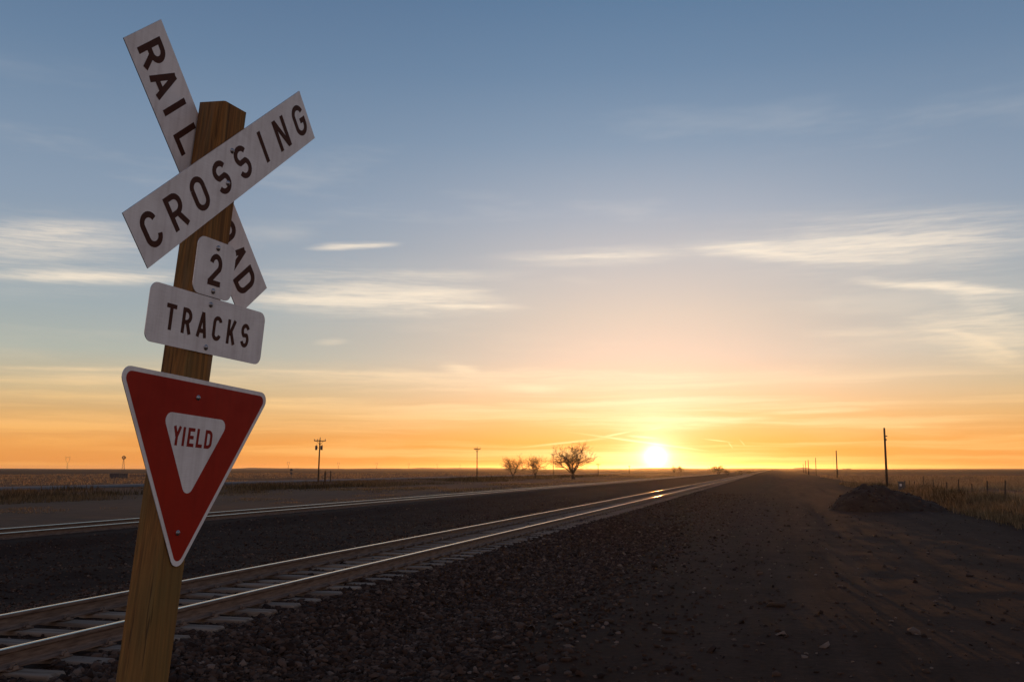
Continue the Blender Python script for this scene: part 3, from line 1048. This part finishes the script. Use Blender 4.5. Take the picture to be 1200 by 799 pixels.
def glyph(ch, w, t):
    """centre-line strokes inside a box w wide and 1 high, stroke t"""
    h = t / 2
    l, r, b, T = h, w - h, h, 1 - h
    cx = w / 2
    m = .5
    rr = min(r - l, .5) / 2
    g = {
        'I': [[(cx, 0), (cx, 1)]],
        'L': [[(l, 1), (l, b), (w, b)]],
        'T': [[(0, T), (w, T)], [(cx, T - h), (cx, 0)]],
        'E': [[(w, T), (l, T), (l, b), (w, b)], [(l + h, m), (w * .88, m)]],
        'Y': [[(l - .01, 1), (cx, .45)], [(r + .01, 1), (cx, .45)], [(cx, .50), (cx, 0)]],
        'A': [[(l - h * .4, 0), (cx, 1)], [(r + h * .4, 0), (cx, 1)], [(l + w * .12, .26), (r - w * .12, .26)]],
        'N': [[(l, 0), (l, 1)], [(l + h * .2, 1 - h * .4), (r - h * .2, h * .4)], [(r, 0), (r, 1)]],
        'K': [[(l, 0), (l, 1)], [(l + h, .36), (r, 1)], [(l + w * .27, .55), (r + h * .2, 0)]],
        'D': [[(l, 0 + h), (l, T)], [(0, T)] + arc(r - rr * 1.15, T - rr * 1.15, rr * 1.15, rr * 1.15, 90, 0, 8) + arc(r - rr * 1.15, b + rr * 1.15, rr * 1.15, rr * 1.15, 0, -90, 8) + [(0, b)]],
        'O': [arc(cx, T - rr, (r - l) / 2, rr, 180, 0, 12) + arc(cx, b + rr, (r - l) / 2, rr, 0, -180, 12) + [(l, T - rr)]],
        'C': [arc(cx, T - rr, (r - l) / 2, rr, 8, 180, 12) + arc(cx, b + rr, (r - l) / 2, rr, 180, 352, 12)],
        'G': [arc(cx, T - rr, (r - l) / 2, rr, 10, 180, 12) + arc(cx, b + rr, (r - l) / 2, rr, 180, 360, 12) + [(r, .47), (cx + h * .2, .47)]],
        'R': [[(l, 0), (l, T)], [(0, T)] + arc(r - .235, T - .235, .235, .235, 90, -90, 12) + [(l, T - .47)], [(cx + .02, T - .47), (r + h * .25, 0)]],
        'S': [arc(cx, T - .21, (r - l) / 2, .21, 18, 180, 10) + arc(cx, T - .21, (r - l) / 2, .24, 180, 238, 5) + arc(cx, b + .235, (r - l) / 2, .235, 58, 0, 6) + arc(cx, b + .235, (r - l) / 2, .235, 0, -162, 12)],
        '2': [arc(cx, T - .25, (r - l) / 2, .25, 172, -28, 14) + [(l, b + .04), (l, b + .0)], [(0, b), (w, b)]],
    }
    return g[ch]


def stroke_mesh(mb, pts, t, to3, lift):
    n = len(pts)
    P2 = [Vector(p) for p in pts]
    L, Rr = [], []
    for i in range(n):
        d0 = (P2[i] - P2[i - 1]).normalized() if i > 0 else None
        d1 = (P2[i + 1] - P2[i]).normalized() if i < n - 1 else None
        if d0 is None:
            d0 = d1
        if d1 is None:
            d1 = d0
        n0, n1 = Vector((-d0.y, d0.x)), Vector((-d1.y, d1.x))
        mm = n0 + n1
        mm = mm.normalized() if mm.length > 1e-4 else n0
        k = 1 / max(.5, mm.dot(n1))
        L.append(P2[i] + mm * t / 2 * k)
        Rr.append(P2[i] - mm * t / 2 * k)
    vs = [to3(p, lift) for p in L] + [to3(p, lift) for p in Rr]
    fs = [(i, i + n, i + n + 1, i + 1) for i in range(n - 1)]
    mb.face_set(vs, fs)


def clean(pts):
    o = [pts[0]]
    for p in pts[1:]:
        if (Vector(p) - Vector(o[-1])).length > 1e-4:
            o.append(p)
    return o


def letter(parent, ch, cu, cz, ang, height, width, t, mat, d, name='letter'):
    """one letter centred on (cu, cz) in the sign frame, turned by ang"""
    ca, sa = math.cos(ang), math.sin(ang)
    mb = MB()
    w = width / height

    def to3(p, lift):
        a, b = (p.x - w / 2) * height, (p.y - .5) * height
        return loc(cu + a * ca - b * sa, d - lift, cz + a * sa + b * ca)
    for i, s in enumerate(glyph(ch, w, t)):
        stroke_mesh(mb, clean(s), t, to3, .0004 + .00025 * i)
    return mb.build(name, mat, parent)


def round_poly(pts, r, n=6):
    out = []
    m = len(pts)
    for i in range(m):
        p, a, b = Vector(pts[i]), Vector(pts[i - 1]), Vector(pts[(i + 1) % m])
        d0, d1 = (a - p).normalized(), (b - p).normalized()
        half = d0.angle(d1) / 2
        c = p + (d0 + d1).normalized() * r / math.sin(half)
        s, e = p + d0 * r / math.tan(half), p + d1 * r / math.tan(half)
        a0 = math.atan2(s.y - c.y, s.x - c.x)
        a1 = math.atan2(e.y - c.y, e.x - c.x)
        da = (a1 - a0 + math.pi) % (2 * math.pi) - math.pi
        for k in range(n + 1):
            q = a0 + da * k / n
            out.append((c.x + r * math.cos(q), c.y + r * math.sin(q)))
    return out


def plate(name, parent, outline, d, thick, mats, bow=0.0):
    """flat panel facing -d: outline in (u, z), front face at d"""
    n = len(outline)
    mb = MB()
    vs = [loc(u, d, z) for u, z in outline] + [loc(u, d + thick, z) for u, z in outline]
    mb.face_set(vs, [tuple(range(n))], 0)
    mb.face_set(vs, [tuple(range(2 * n - 1, n - 1, -1))], 1)
    mb.face_set(vs, [(k, k + n, (k + 1) % n + n, (k + 1) % n) for k in range(n)], 1)
    o = mb.build(name, mats, parent)
    # make the front face look outwards
    me = o.data
    want = -1.0
    if me.polygons[0].normal.y * want < 0:
        me.flip_normals()
    return o


def rot_rect(cu, cz, w, h, a, r=0.0):
    q = [(-w / 2, -h / 2), (w / 2, -h / 2), (w / 2, h / 2), (-w / 2, h / 2)]
    if r:
        q = round_poly(q, r)
    ca, sa = math.cos(a), math.sin(a)
    return [(cu + x * ca - z * sa, cz + x * sa + z * ca) for x, z in q]


def bolt(parent, u, z, d, r=.0085):
    mb = MB()
    pts = [(d - .0005, r * 1.35), (d - .002, r * 1.35), (d - .0022, r), (d - .006, r * .92), (d - .0085, r * .55), (d - .0092, .0005)]
    n = 12
    vs = [loc(u + q * math.cos(2 * math.pi * k / n), dd, z + q * math.sin(2 * math.pi * k / n)) for dd, q in pts for k in range(n)]
    fs = [(i * n + k, i * n + (k + 1) % n, (i + 1) * n + (k + 1) % n, (i + 1) * n + k) for i in range(len(pts) - 1) for k in range(n)]
    mb.face_set(vs, fs)
    return mb.build('bolt', M['bolt'], parent, smooth=True)


AL = [M['sheet_white'], M['aluminium']]
# CROSSING board, on the front of the post
AC = .7039
bc = plate('crossing_board', sign, rot_rect(0, 0, 1.2192, .2256, AC), 0.0, .004, AL)
for k, chh in enumerate('CROSSING'):
    tpos = -.518 + k * .1505 + {'I': .006, 'N': .004, 'G': .004}.get(chh, 0)
    wid = .022 if chh == 'I' else .088
    letter(bc, chh, tpos * math.cos(AC), tpos * math.sin(AC), AC, .138, wid, .165, M['ink'], 0.0)
bolt(bc, -.0074, .080, 0)
bolt(bc, -.0134, -.057, 0)
# RAILROAD board, on the back of the post
AR = -.8605
CR = (-.003, -.014)
DR = .146
br = plate('railroad_board', sign, rot_rect(CR[0], CR[1], 1.2192, .2256, AR), DR, .004, AL)
for chh, tpos in zip('RAILROAD', (-.513, -.398, -.296, -.160, .140, .266, .388, .505)):
    wid = .026 if chh == 'I' else .090
    letter(br, chh, CR[0] + tpos * math.cos(AR), CR[1] + tpos * math.sin(AR), AR, .138, wid, .185, M['ink'], DR)
# number plate
A2 = -.0392
bn_ = plate('number_plate', sign, rot_rect(-.036, -.4145, .226, .228, A2, .036), 0.0015, .003, AL)
letter(bn_, '2', -.034, -.418, A2, .130, .074, .17, M['ink'], 0.0015, 'digit')
bolt(bn_, -.0302, -.329, 0.0015)
bolt(bn_, -.0348, -.5045, 0.0015)
# TRACKS plate
bt = plate('tracks_plate', sign, rot_rect(-.0356, -.644, .672, .224, A2, .036), 0.0, .003, AL)
for k, chh in enumerate('TRACKS'):
    tpos = -.2165 + k * .0868
    letter(bt, chh, -.0356 + tpos * math.cos(A2), -.6475 + tpos * math.sin(A2), A2, .100, .053, .17, M['ink'], 0.0)
bolt(bt, -.0419, -.560, 0)
bolt(bt, -.0466, -.7315, 0)
# YIELD triangle
AY = -.0560
YC = (-.068, -1.2405)
ys_, yh = .876, .876 * .866


def tri(side, ztop, off=0.0):
    hgt = side * .866
    q = [(0, ztop - hgt), (side / 2, ztop), (-side / 2, ztop)]
    return q


def turn(pts):
    ca, sa = math.cos(AY), math.sin(AY)
    return [(YC[0] + x * ca - z * sa, YC[1] + x * sa + z * ca) for x, z in pts]


by_ = plate('yield_plate', sign, turn(round_poly(tri(ys_, yh / 2), .038)), 0.0, .003, AL)
ins = .0165
mbr = MB()


def film(name, parent, outline, d, mat):
    mb = MB()
    mb.face_set([loc(u, d, z) for u, z in outline], [tuple(range(len(outline)))])
    return mb.build(name, mat, parent)


red = film('red_border', by_, turn(round_poly(tri(ys_ - ins * 2 * 1.732, yh / 2 - ins), .025)), -.0006, M['sheet_red'])
inner = film('white_centre', by_, turn(round_poly(tri(.382, .2375), .030)), -.0012, M['sheet_white'])
for chh, cu in zip('YIELD', (-.1665, -.1285, -.0880, -.0390, .0120)):
    wid = {'I': .0135, 'E': .038, 'L': .036}.get(chh, .043)
    ca, sa = math.cos(AY), math.sin(AY)
    rel = cu + .068
    letter(by_, chh, YC[0] + rel * ca - .152 * sa, YC[1] + rel * sa + .152 * ca, AY, .0735, wid, .185, M['ink_red'], -.0012)
bolt(by_, -.0613, -.932, -.0006, .008)
bolt(by_, -.0990, -1.453, -.0006, .008)


# ------------------------------------------------------------------ poles and far things
def pole(name, px, depth, height, label, cat='utility pole', group=None, r=.13, arm=None, cans=False, lean=0.0, step=False):
    x, y, z = on_ground(px, depth)
    face = math.atan2(-x, y)
    t = empty(name, (x, y, z), label, cat, group, face)
    mb = MB()
    mb.tube([(0, 0, -.5), (lean * .5, 0, height * .5), (lean, 0, height)], [r, r * .85, r * .68], 8)
    mb.build('pole', M['pole_wood'], t, True)
    if arm:
        w, dz = arm
        m2 = MB()
        m2.box((lean, -.12, height - dz), (w, .11, .13))
        m2.tube([(-w * .28 + lean, -.12, height - dz - .05), (lean, -.1, height - dz - .62)], .03, 5)
        m2.tube([(w * .28 + lean, -.12, height - dz - .05), (lean, -.1, height - dz - .62)], .03, 5)
        a = m2.build('crossarm', M['pole_wood'], t)
        for q in (-.46, -.2, .46):
            m3 = MB()
            m3.tube([(q * w + lean, -.12, height - dz + .05), (q * w + lean, -.12, height - dz + .16), (q * w + lean, -.12, height - dz + .28)], [.03, .085, .04], 8)
            m3.build('insulator', M['porcelain'], a)
        m4 = MB()
        m4.tube([(lean, 0, height - .02), (lean + .04, 0, height + .18), (lean + .04, 0, height + .3)], [.03, .07, .03], 6)
        m4.build('insulator', M['porcelain'], t)
    if cans:
        for s in (-1, 1):
            m5 = MB()
            cx = s * .40
            m5.tube([(cx, -.1, height - 1.65), (cx, -.1, height - 1.60), (cx, -.1, height - 1.02), (cx, -.1, height - .98)], [.17, .19, .19, .15], 12)
            m5.tube([(cx + .06, -.1, height - .98), (cx + .06, -.1, height - .78)], [.045, .03], 6)
            m5.box((cx * .55, -.05, height - 1.3), (.30, .08, .08))
            m5.build('transformer', M['pole_metal'], t)
    if step:
        m6 = MB()
        m6.box((.12 + lean, 0, height * .86), (.22, .08, .10))
        m6.box((.10 + lean, 0, height * .80), (.12, .06, .16))
        m6.build('bracket', M['pole_metal'], t)
    return t


pole('utility_pole', 373.2, 150, 6.6, 'wooden power pole with crossarm and two dark transformers, beyond the road', arm=(1.75, .25), cans=True, r=.13, group='power poles beyond the tracks', lean=.12)
pole('utility_pole', 559, 196, 6.2, 'plain wooden power pole with a short crossarm, left of the three bare trees', arm=(1.3, .2), r=.11, group='power poles beyond the tracks')
pole('utility_pole', 648.3, 250, 5.8, 'thin pole standing at the left edge of the biggest bare tree', arm=(.9, .15), r=.10, group='power poles beyond the tracks')
pole('utility_pole', 701, 300, 3.6, 'small distant pole with crossarm just right of the biggest bare tree', arm=(1.4, .2), r=.11, group='power poles beyond the tracks')
pole('utility_pole', 737.5, 420, 3.4, 'tiny distant pole between the biggest tree and the sun', arm=(1.1, .2), r=.13, group='power poles beyond the tracks')
GR = 'row of bare poles along the right of the tracks'
pole('bare_pole', 1038.6, 88, 5.35, 'tallest bare pole, standing behind the dirt mound', 'pole', GR, r=.115, step=True)
pole('bare_pole', 980.8, 196, 5.6, 'second tallest bare pole, left of the dirt mound', 'pole', GR, r=.14)
pole('bare_pole', 956.2, 290, 5.3, 'third pole of the row, thin and faint before the skyline', 'pole', GR, r=.12)
pole('bare_pole', 947.4, 330, 5.0, 'far pole carrying a small bracket near its top', 'pole', GR, r=.16, step=True)
pole('bare_pole', 944.4, 380, 5.2, 'plain far pole just left of the bracketed one', 'pole', GR, r=.16)
pole('bare_pole', 941.4, 470, 4.2, 'farthest and shortest pole of the row', 'pole', GR, r=.16)

# two stub posts and a road sign seen from behind, by the transformer pole
for px, h, rr_, lab in ((381.3, 1.75, .16, 'thick stub post right beside the transformer pole'), (387.6, 1.75, .10, 'thin stub post, second to the right of the transformer pole')):
    x, y, z = on_ground(px, 152)
    mb = MB()
    mb.tube([(0, 0, -.3), (0, 0, h * .5), (.02, 0, h)], [rr_, rr_ * .95, rr_ * .85], 8)
    o = mb.build('stub_post', M['pole_wood'])
    o.location = (x, y, z)
    tag(o, lab, 'post', 'stub posts by the road')
x, y, z = on_ground(341.4, 150)
t = empty('road_sign', (x, y, z), 'dark road sign seen from behind on a thin post, left of the transformer pole', 'road sign', rz=math.atan2(-x, y))
mb = MB()
mb.tube([(0, .03, -.3), (0, .03, 2.1)], .035, 6)
mb.build('post', M['pole_metal'], t)
mb = MB()
mb.box((0, 0, 1.92), (.36, .02, .36), Matrix.Rotation(rad(45), 3, 'Y'))
mb.build('diamond_panel', M['pole_metal'], t)
mb = MB()
mb.box((0, 0, 1.42), (.30, .02, .28))
mb.build('lower_panel', M['pole_metal'], t)

# windmill and low shed
x, y, z = on_ground(144.4, 600)
t = empty('windmill', (x, y, z), 'small farm windmill on a lattice tower above the low shed', 'windmill', rz=math.atan2(-x, y))
mb = MB()
Hm = 9.0
for sx in (-1, 1):
    for sy in (-1, 1):
        mb.tube([(sx * .95, sy * .95, 0), (sx * .12, sy * .12, Hm - .7)], .085, 4)
for k in range(6):
    q0, q1 = k / 6, (k + 1) / 6
    w0, w1_ = .95 - .83 * q0, .95 - .83 * q1
    z0, z1 = q0 * (Hm - .7), q1 * (Hm - .7)
    for sy in (-1, 1):
        mb.tube([(-w0, sy * w0, z0), (w1_, sy * w1_, z1)], .04, 4)
        mb.tube([(w0, sy * w0, z0), (-w1_, sy * w1_, z1)], .04, 4)
    for sx in (-1, 1):
        mb.tube([(sx * w0, -w0, z0), (sx * w0, w0, z0)], .04, 4)
        mb.tube([(-w0, sx * w0, z0), (w0, sx * w0, z0)], .04, 4)
mb.box((0, 0, Hm - 2.0), (1.0, 1.0, .16))
mb.build('tower', M['pole_metal'], t)
wh = MB()
for k in range(18):
    a = 2 * math.pi * k / 18
    rot = Matrix.Rotation(a, 3, 'Y') @ Matrix.Rotation(rad(32), 3, 'Z')
    wh.box(Matrix.Rotation(a, 3, 'Y') @ Vector((0, 0, .78)) + Vector((0, -.5, Hm)), (.28, .02, .80), Matrix.Rotation(a, 3, 'Y') @ Matrix.Rotation(rad(32), 3, 'Z'))
wh.tube([(math.sin(2 * math.pi * k / 24) * .9, -.5, Hm + math.cos(2 * math.pi * k / 24) * .9) for k in range(25)], .03, 4)
wh.tube([(0, -.62, Hm), (0, .2, Hm)], .16, 8)
wh.build('wheel', M['pole_metal'], t)
mb = MB()
mb.box((.5, .9, Hm), (.05, 1.6, .05), Matrix.Rotation(rad(-40), 3, 'Z'))
mb.box((1.0, 1.6, Hm), (.03, .9, .7), Matrix.Rotation(rad(-40), 3, 'Z'))
mb.build('tail', M['pole_metal'], t)

x, y, z = on_ground(139.5, 214)
t = empty('shed', (x, y, z), 'low dark shed with a sloping roof under the windmill', 'shed', rz=math.atan2(-x, y))
mb = MB()
mb.face_set([(-1.8, -1.2, -.2), (.1, -1.2, -.2), (.1, 1.2, -.2), (-1.8, 1.2, -.2), (-1.8, -1.2, .98), (.1, -1.2, 1.02), (.1, 1.2, 1.0), (-1.8, 1.2, .96)],
            [(0, 1, 5, 4), (1, 2, 6, 5), (2, 3, 7, 6), (3, 0, 4, 7), (4, 5, 6, 7)])
mb.build('wall', M['shed'], t)
mb = MB()
mb.box((.98, 0, .45), (1.7, 1.9, 1.2))
mb.build('lean_to', M['shed_roof'], t)
mb = MB()
mb.box((-.85, 0, 1.04), (2.1, 2.7, .07), Matrix.Rotation(rad(-1.2), 3, 'Y'))
mb.build('roof', M['shed_roof'], t)
mb = MB()
for k in range(7):
    mb.box((2.4 + k * .55, .4, .42), (.08, .08, 1.0))
mb.box((4.1, .36, .72), (3.9, .04, .14))
mb.box((4.1, .36, .42), (3.9, .04, .14))
o = mb.build('pen_fence', M['shed'])
o.location = (x, y, z)
o.rotation_euler = (0, 0, math.atan2(-x, y))
tag(o, 'low dark stock pen fence to the right of the shed', 'fence')


def pylon(px, depth, h, label):
    x, y, z = on_ground(px, depth)
    t = empty('pylon', (x, y, 0), label, 'pylon', 'faint pylons along the skyline', math.atan2(-x, y))
    k = h / 30.0
    th = .22 * k * depth / 2500
    mb = MB()
    for s in (-1, 1):
        mb.tube([(s * 1.3 * k, 0, 0), (s * .6 * k, 0, 15 * k)], th, 4)
    for i in range(6):
        a, b = i / 6, (i + 1) / 6
        wa, wb = 1.3 - .7 * a, 1.3 - .7 * b
        mb.tube([(-wa * k, 0, 15 * k * a), (wb * k, 0, 15 * k * b)], th * .5, 4)
    mb.build('tower', M['pole_metal'], t)
    mb = MB()
    for s in (-1, 1):
        mb.tube([(s * .6 * k, 0, 15 * k), (s * 4.2 * k, 0, 22 * k), (s * 4.0 * k, 0, 30 * k)], th, 4)
    mb.build('fork', M['pole_metal'], t)
    mb = MB()
    mb.tube([(-5 * k, 0, 28.2 * k), (5 * k, 0, 28.2 * k)], th, 4)
    mb.tube([(-4 * k, 0, 22.5 * k), (-1.5 * k, 0, 28 * k)], th * .5, 4)
    mb.tube([(4 * k, 0, 22.5 * k), (1.5 * k, 0, 28 * k)], th * .5, 4)
    mb.build('crossbeam', M['pole_metal'], t)


pylon(78.8, 2400, 33, 'biggest faint pylon, alone to the left of the windmill')
pylon(337.8, 4300, 33, 'faint pylon above the road sign seen from behind')
pylon(396.4, 4300, 31, 'faint pylon just right of the transformer pole')
pylon(441.3, 4500, 30, 'faint pylon second to the right of the transformer pole')
pylon(479.0, 4700, 29, 'faint pylon midway between the two nearest power poles')
pylon(512.5, 4900, 27, 'faint small pylon left of the plain power pole')
pylon(539.0, 5100, 25, 'faintest pylon, next to the plain power pole')


# ------------------------------------------------------------------ bare trees
def bare_tree(px, depth, height, width, seed, label, n_main, twigs, stem=.28):
    x, y, z = on_ground(px, depth)
    t = empty('bare_tree', (x, y, z), label, 'tree', 'bare trees beyond the tracks')
    r = random.Random(seed)
    trunk, tips = MB(), []
    lines = []
    fork_z = height * .17
    lines.append(([Vector((0, 0, -.3)), Vector((.03, 0, fork_z * .5)), Vector((0, 0, fork_z))], [stem * 1.25, stem, stem * .95], 8))

    def limb(p, d, length, rad_, lev):
        pts, rs = [p], [rad_]
        q, dd = Vector(p), Vector(d)
        seg = 5 if lev < 2 else 3
        for i in range(seg):
            dd = (dd + Vector((r.gauss(0, .13), r.gauss(0, .13), r.gauss(.03, .10)))).normalized()
            q = q + dd * length / seg
            pts.append(q.copy())
            rs.append(rad_ * (1 - .78 * (i + 1) / seg) + .006)
        lines.append((pts, rs, 5 if lev < 2 else 3))
        if lev >= 3:
            tips.extend((a, (b - a).normalized()) for a, b in zip(pts[:-1], pts[1:]))
            return
        nb = (6, 5, 4)[lev]
        for k in range(nb):
            f = min(.25 + .75 * (k + r.random() * .8) / nb, .999)
            i = min(int(f * seg), seg - 1)
            a = pts[i].lerp(pts[i + 1], f * seg - i)
            ax = Vector((r.gauss(0, 1), r.gauss(0, 1), r.gauss(0, .6)))
            nd = (dd * .6 + (ax - dd * ax.dot(dd)).normalized() * .72 + Vector((0, 0, .10))).normalized()
            limb(a, nd, length * r.uniform(.50, .72), rad_ * .36, lev + 1)

    for k in range(n_main):
        a = 2 * math.pi * (k + r.random() * .5) / n_main
        sp_ = (.30, .80, 1.3)[k % 3] * r.uniform(.85, 1.1)
        d = Vector((math.cos(a) * sp_, math.sin(a) * sp_, 1.0)).normalized()
        limb(Vector((0, 0, fork_z * r.uniform(.8, 1))), d, height * r.uniform(.50, .58) * (1.0 if sp_ < 1 else .95), stem * .50, 0)
    # draw the whole crown in to the tree's real height and spread
    allp = np.array([tuple(p) for l in lines for p in l[0]])
    kz = height * .97 / np.percentile(allp[:, 2], 99.7)
    kx = width / 2 * .95 / np.percentile(np.hypot(allp[:, 0], allp[:, 1]), 91)
    sc3 = Vector((kx, kx, kz))
    for pts, rs, n in lines:
        trunk.tube([p * sc3 for p in pts], rs, n, caps=False)
    trunk.build('trunk', M['bark'], t)
    cr = MB()
    vs, fs = [], []
    for i in range(twigs):
        p, d = r.choice(tips)
        p = p * sc3
        L = r.uniform(.3, .8) * height / 8
        dd = (d * .8 + Vector((r.gauss(0, .5), r.gauss(0, .5), r.gauss(.1, .4)))).normalized()
        sd = dd.orthogonal().normalized() * r.uniform(.007, .013)
        p0 = p + d * r.uniform(-.1, .4)
        o = len(vs)
        pm = p0 + dd * L * .5 + Vector((r.gauss(0, .05), r.gauss(0, .05), r.gauss(0, .05)))
        vs += [p0 - sd, p0 + sd, pm + sd * .8, pm - sd * .8, p0 + dd * L]
        fs += [(o, o + 1, o + 2, o + 3), (o + 3, o + 2, o + 4)]
    cr.face_set(vs, fs)
    cr.build('crown', M['twig'], t)
    return t


bare_tree(671.5, 196, 7.4, 9.8, 21, 'biggest bare tree, broad crown, close left of the sun', 7, 5400, .34)
bare_tree(601, 205, 5.0, 6.0, 8, 'small bare tree, leftmost of the three in a row', 6, 2200, .13)
bare_tree(627, 205, 4.9, 5.6, 13, 'small bare tree between its leftmost neighbour and the biggest tree', 6, 2200, .14)


def bush(px, depth, w, h, seed, label, n=420, cat='bush', group='dark bushes along the track ahead'):
    x, y, z = on_ground(px, depth)
    t = empty('bush', (x, y, z), label, cat, group)
    r = np.random.default_rng(seed)
    mb = MB()
    for k in range(5):
        a = k * 1.26
        mb.tube([(0, 0, -.2), (math.cos(a) * w * .14, math.sin(a) * w * .14, h * .35), (math.cos(a) * w * .3, math.sin(a) * w * .3, h * .7)], [.05 * h, .03 * h, .012 * h], 4)
    mb.build('stem', M['bark'], t)
    lob = r.normal(0, 1, (7, 3)) * np.array([w * .24, w * .18, h * .14]) + np.array([0, 0, h * .56])
    c = lob[r.integers(0, 7, n)]
    p = c + r.normal(0, 1, (n, 3)) * np.array([w * .12, w * .12, h * .15])
    p[:, 2] = np.clip(p[:, 2], .05 * h, None)
    s = r.uniform(.03, .075, n) * h
    q = r.normal(0, 1, (n, 2, 3))
    q /= np.linalg.norm(q, axis=2, keepdims=True)
    a, b = q[:, 0] * s[:, None], q[:, 1] * s[:, None]
    v = np.stack([p - a, p - b * .6, p + a, p + b * .6], 1).reshape(-1, 3)
    f = np.arange(n * 4).reshape(-1, 4)
    fast_mesh('crown', v, f, M['leaf'], t)


bush(842, 330, 6.4, 3.3, 1, 'broadest dark bush by the far track, right of the sun', 700)
bush(852.5, 340, 4.0, 2.0, 2, 'low bush adjoining the right of the broadest dark bush')
bush(868, 360, 5.0, 2.4, 3, 'second dark bush to the right, well before the tracks meet')
bush(877, 380, 2.6, 1.2, 6, 'small bush nearest to where the tracks meet')
bush(790, 600, 4.6, 3.9, 4, 'left one of two tall far shrubs right of the sun')
bush(798, 600, 4.6, 4.1, 5, 'right one of two tall far shrubs right of the sun')

# ------------------------------------------------------------------ fence and utility box on the right
fp = [(1064.5, 84), (1070.5, 76), (1081, 70), (1094, 64), (1108, 60), (1122, 56.5), (1137.5, 53), (1155, 49.5), (1175.5, 46), (1199.5, 42.5), (1228, 39), (1262, 36)]
x0, y0, z0 = on_ground(*fp[0])
fence = empty('wire_fence', (x0, y0, z0), 'wire fence on thin wooden posts along the edge of the dry grass', 'fence')
r = random.Random(4)
tops = []
for px, dep in fp:
    x, y, z = on_ground(px, dep)
    h = r.uniform(.72, .95)
    mb = MB()
    lx = r.gauss(0, .05)
    rr_ = r.uniform(.024, .040)
    mb.tube([(x - x0, y - y0, z - z0 - .3), (x - x0 + lx * .5, y - y0, z - z0 + h * .5), (x - x0 + lx, y - y0, z - z0 + h)], [rr_, rr_, rr_ * .85], 6)
    mb.build('fence_post', M['pole_wood'], fence)
    tops.append((Vector((x - x0, y - y0, z - z0)), h))
for fr in (.35, .65, .92):
    mb = MB()
    pts = []
    for (a, ha), (b, hb) in zip(tops[:-1], tops[1:]):
        for k in range(4):
            q = k / 4
            pts.append(a.lerp(b, q) + Vector((0, 0, fr * (ha * (1 - q) + hb * q) - .04 * math.sin(math.pi * q))))
    mb.tube(pts, .0016, 4)
    mb.build('wire', M['wire'], fence)

x, y, z = on_ground(1055, 74)
t = empty('utility_box', (x, y, z), 'small roadside utility box with a glinting pale panel beside the tallest pole', 'utility box', rz=math.atan2(-x, y))
mb = MB()
mb.box((0, 0, .45), (.40, .30, .55))
mb.box((.26, .02, .40), (.10, .12, .85))
mb.box((-.04, 0, .76), (.46, .36, .06))
mb.build('case', M['pole_metal'], t)
mb = MB()
mb.box((-.03, -.156, .52), (.15, .012, .17))
mb.build('panel', M['aluminium'], t)
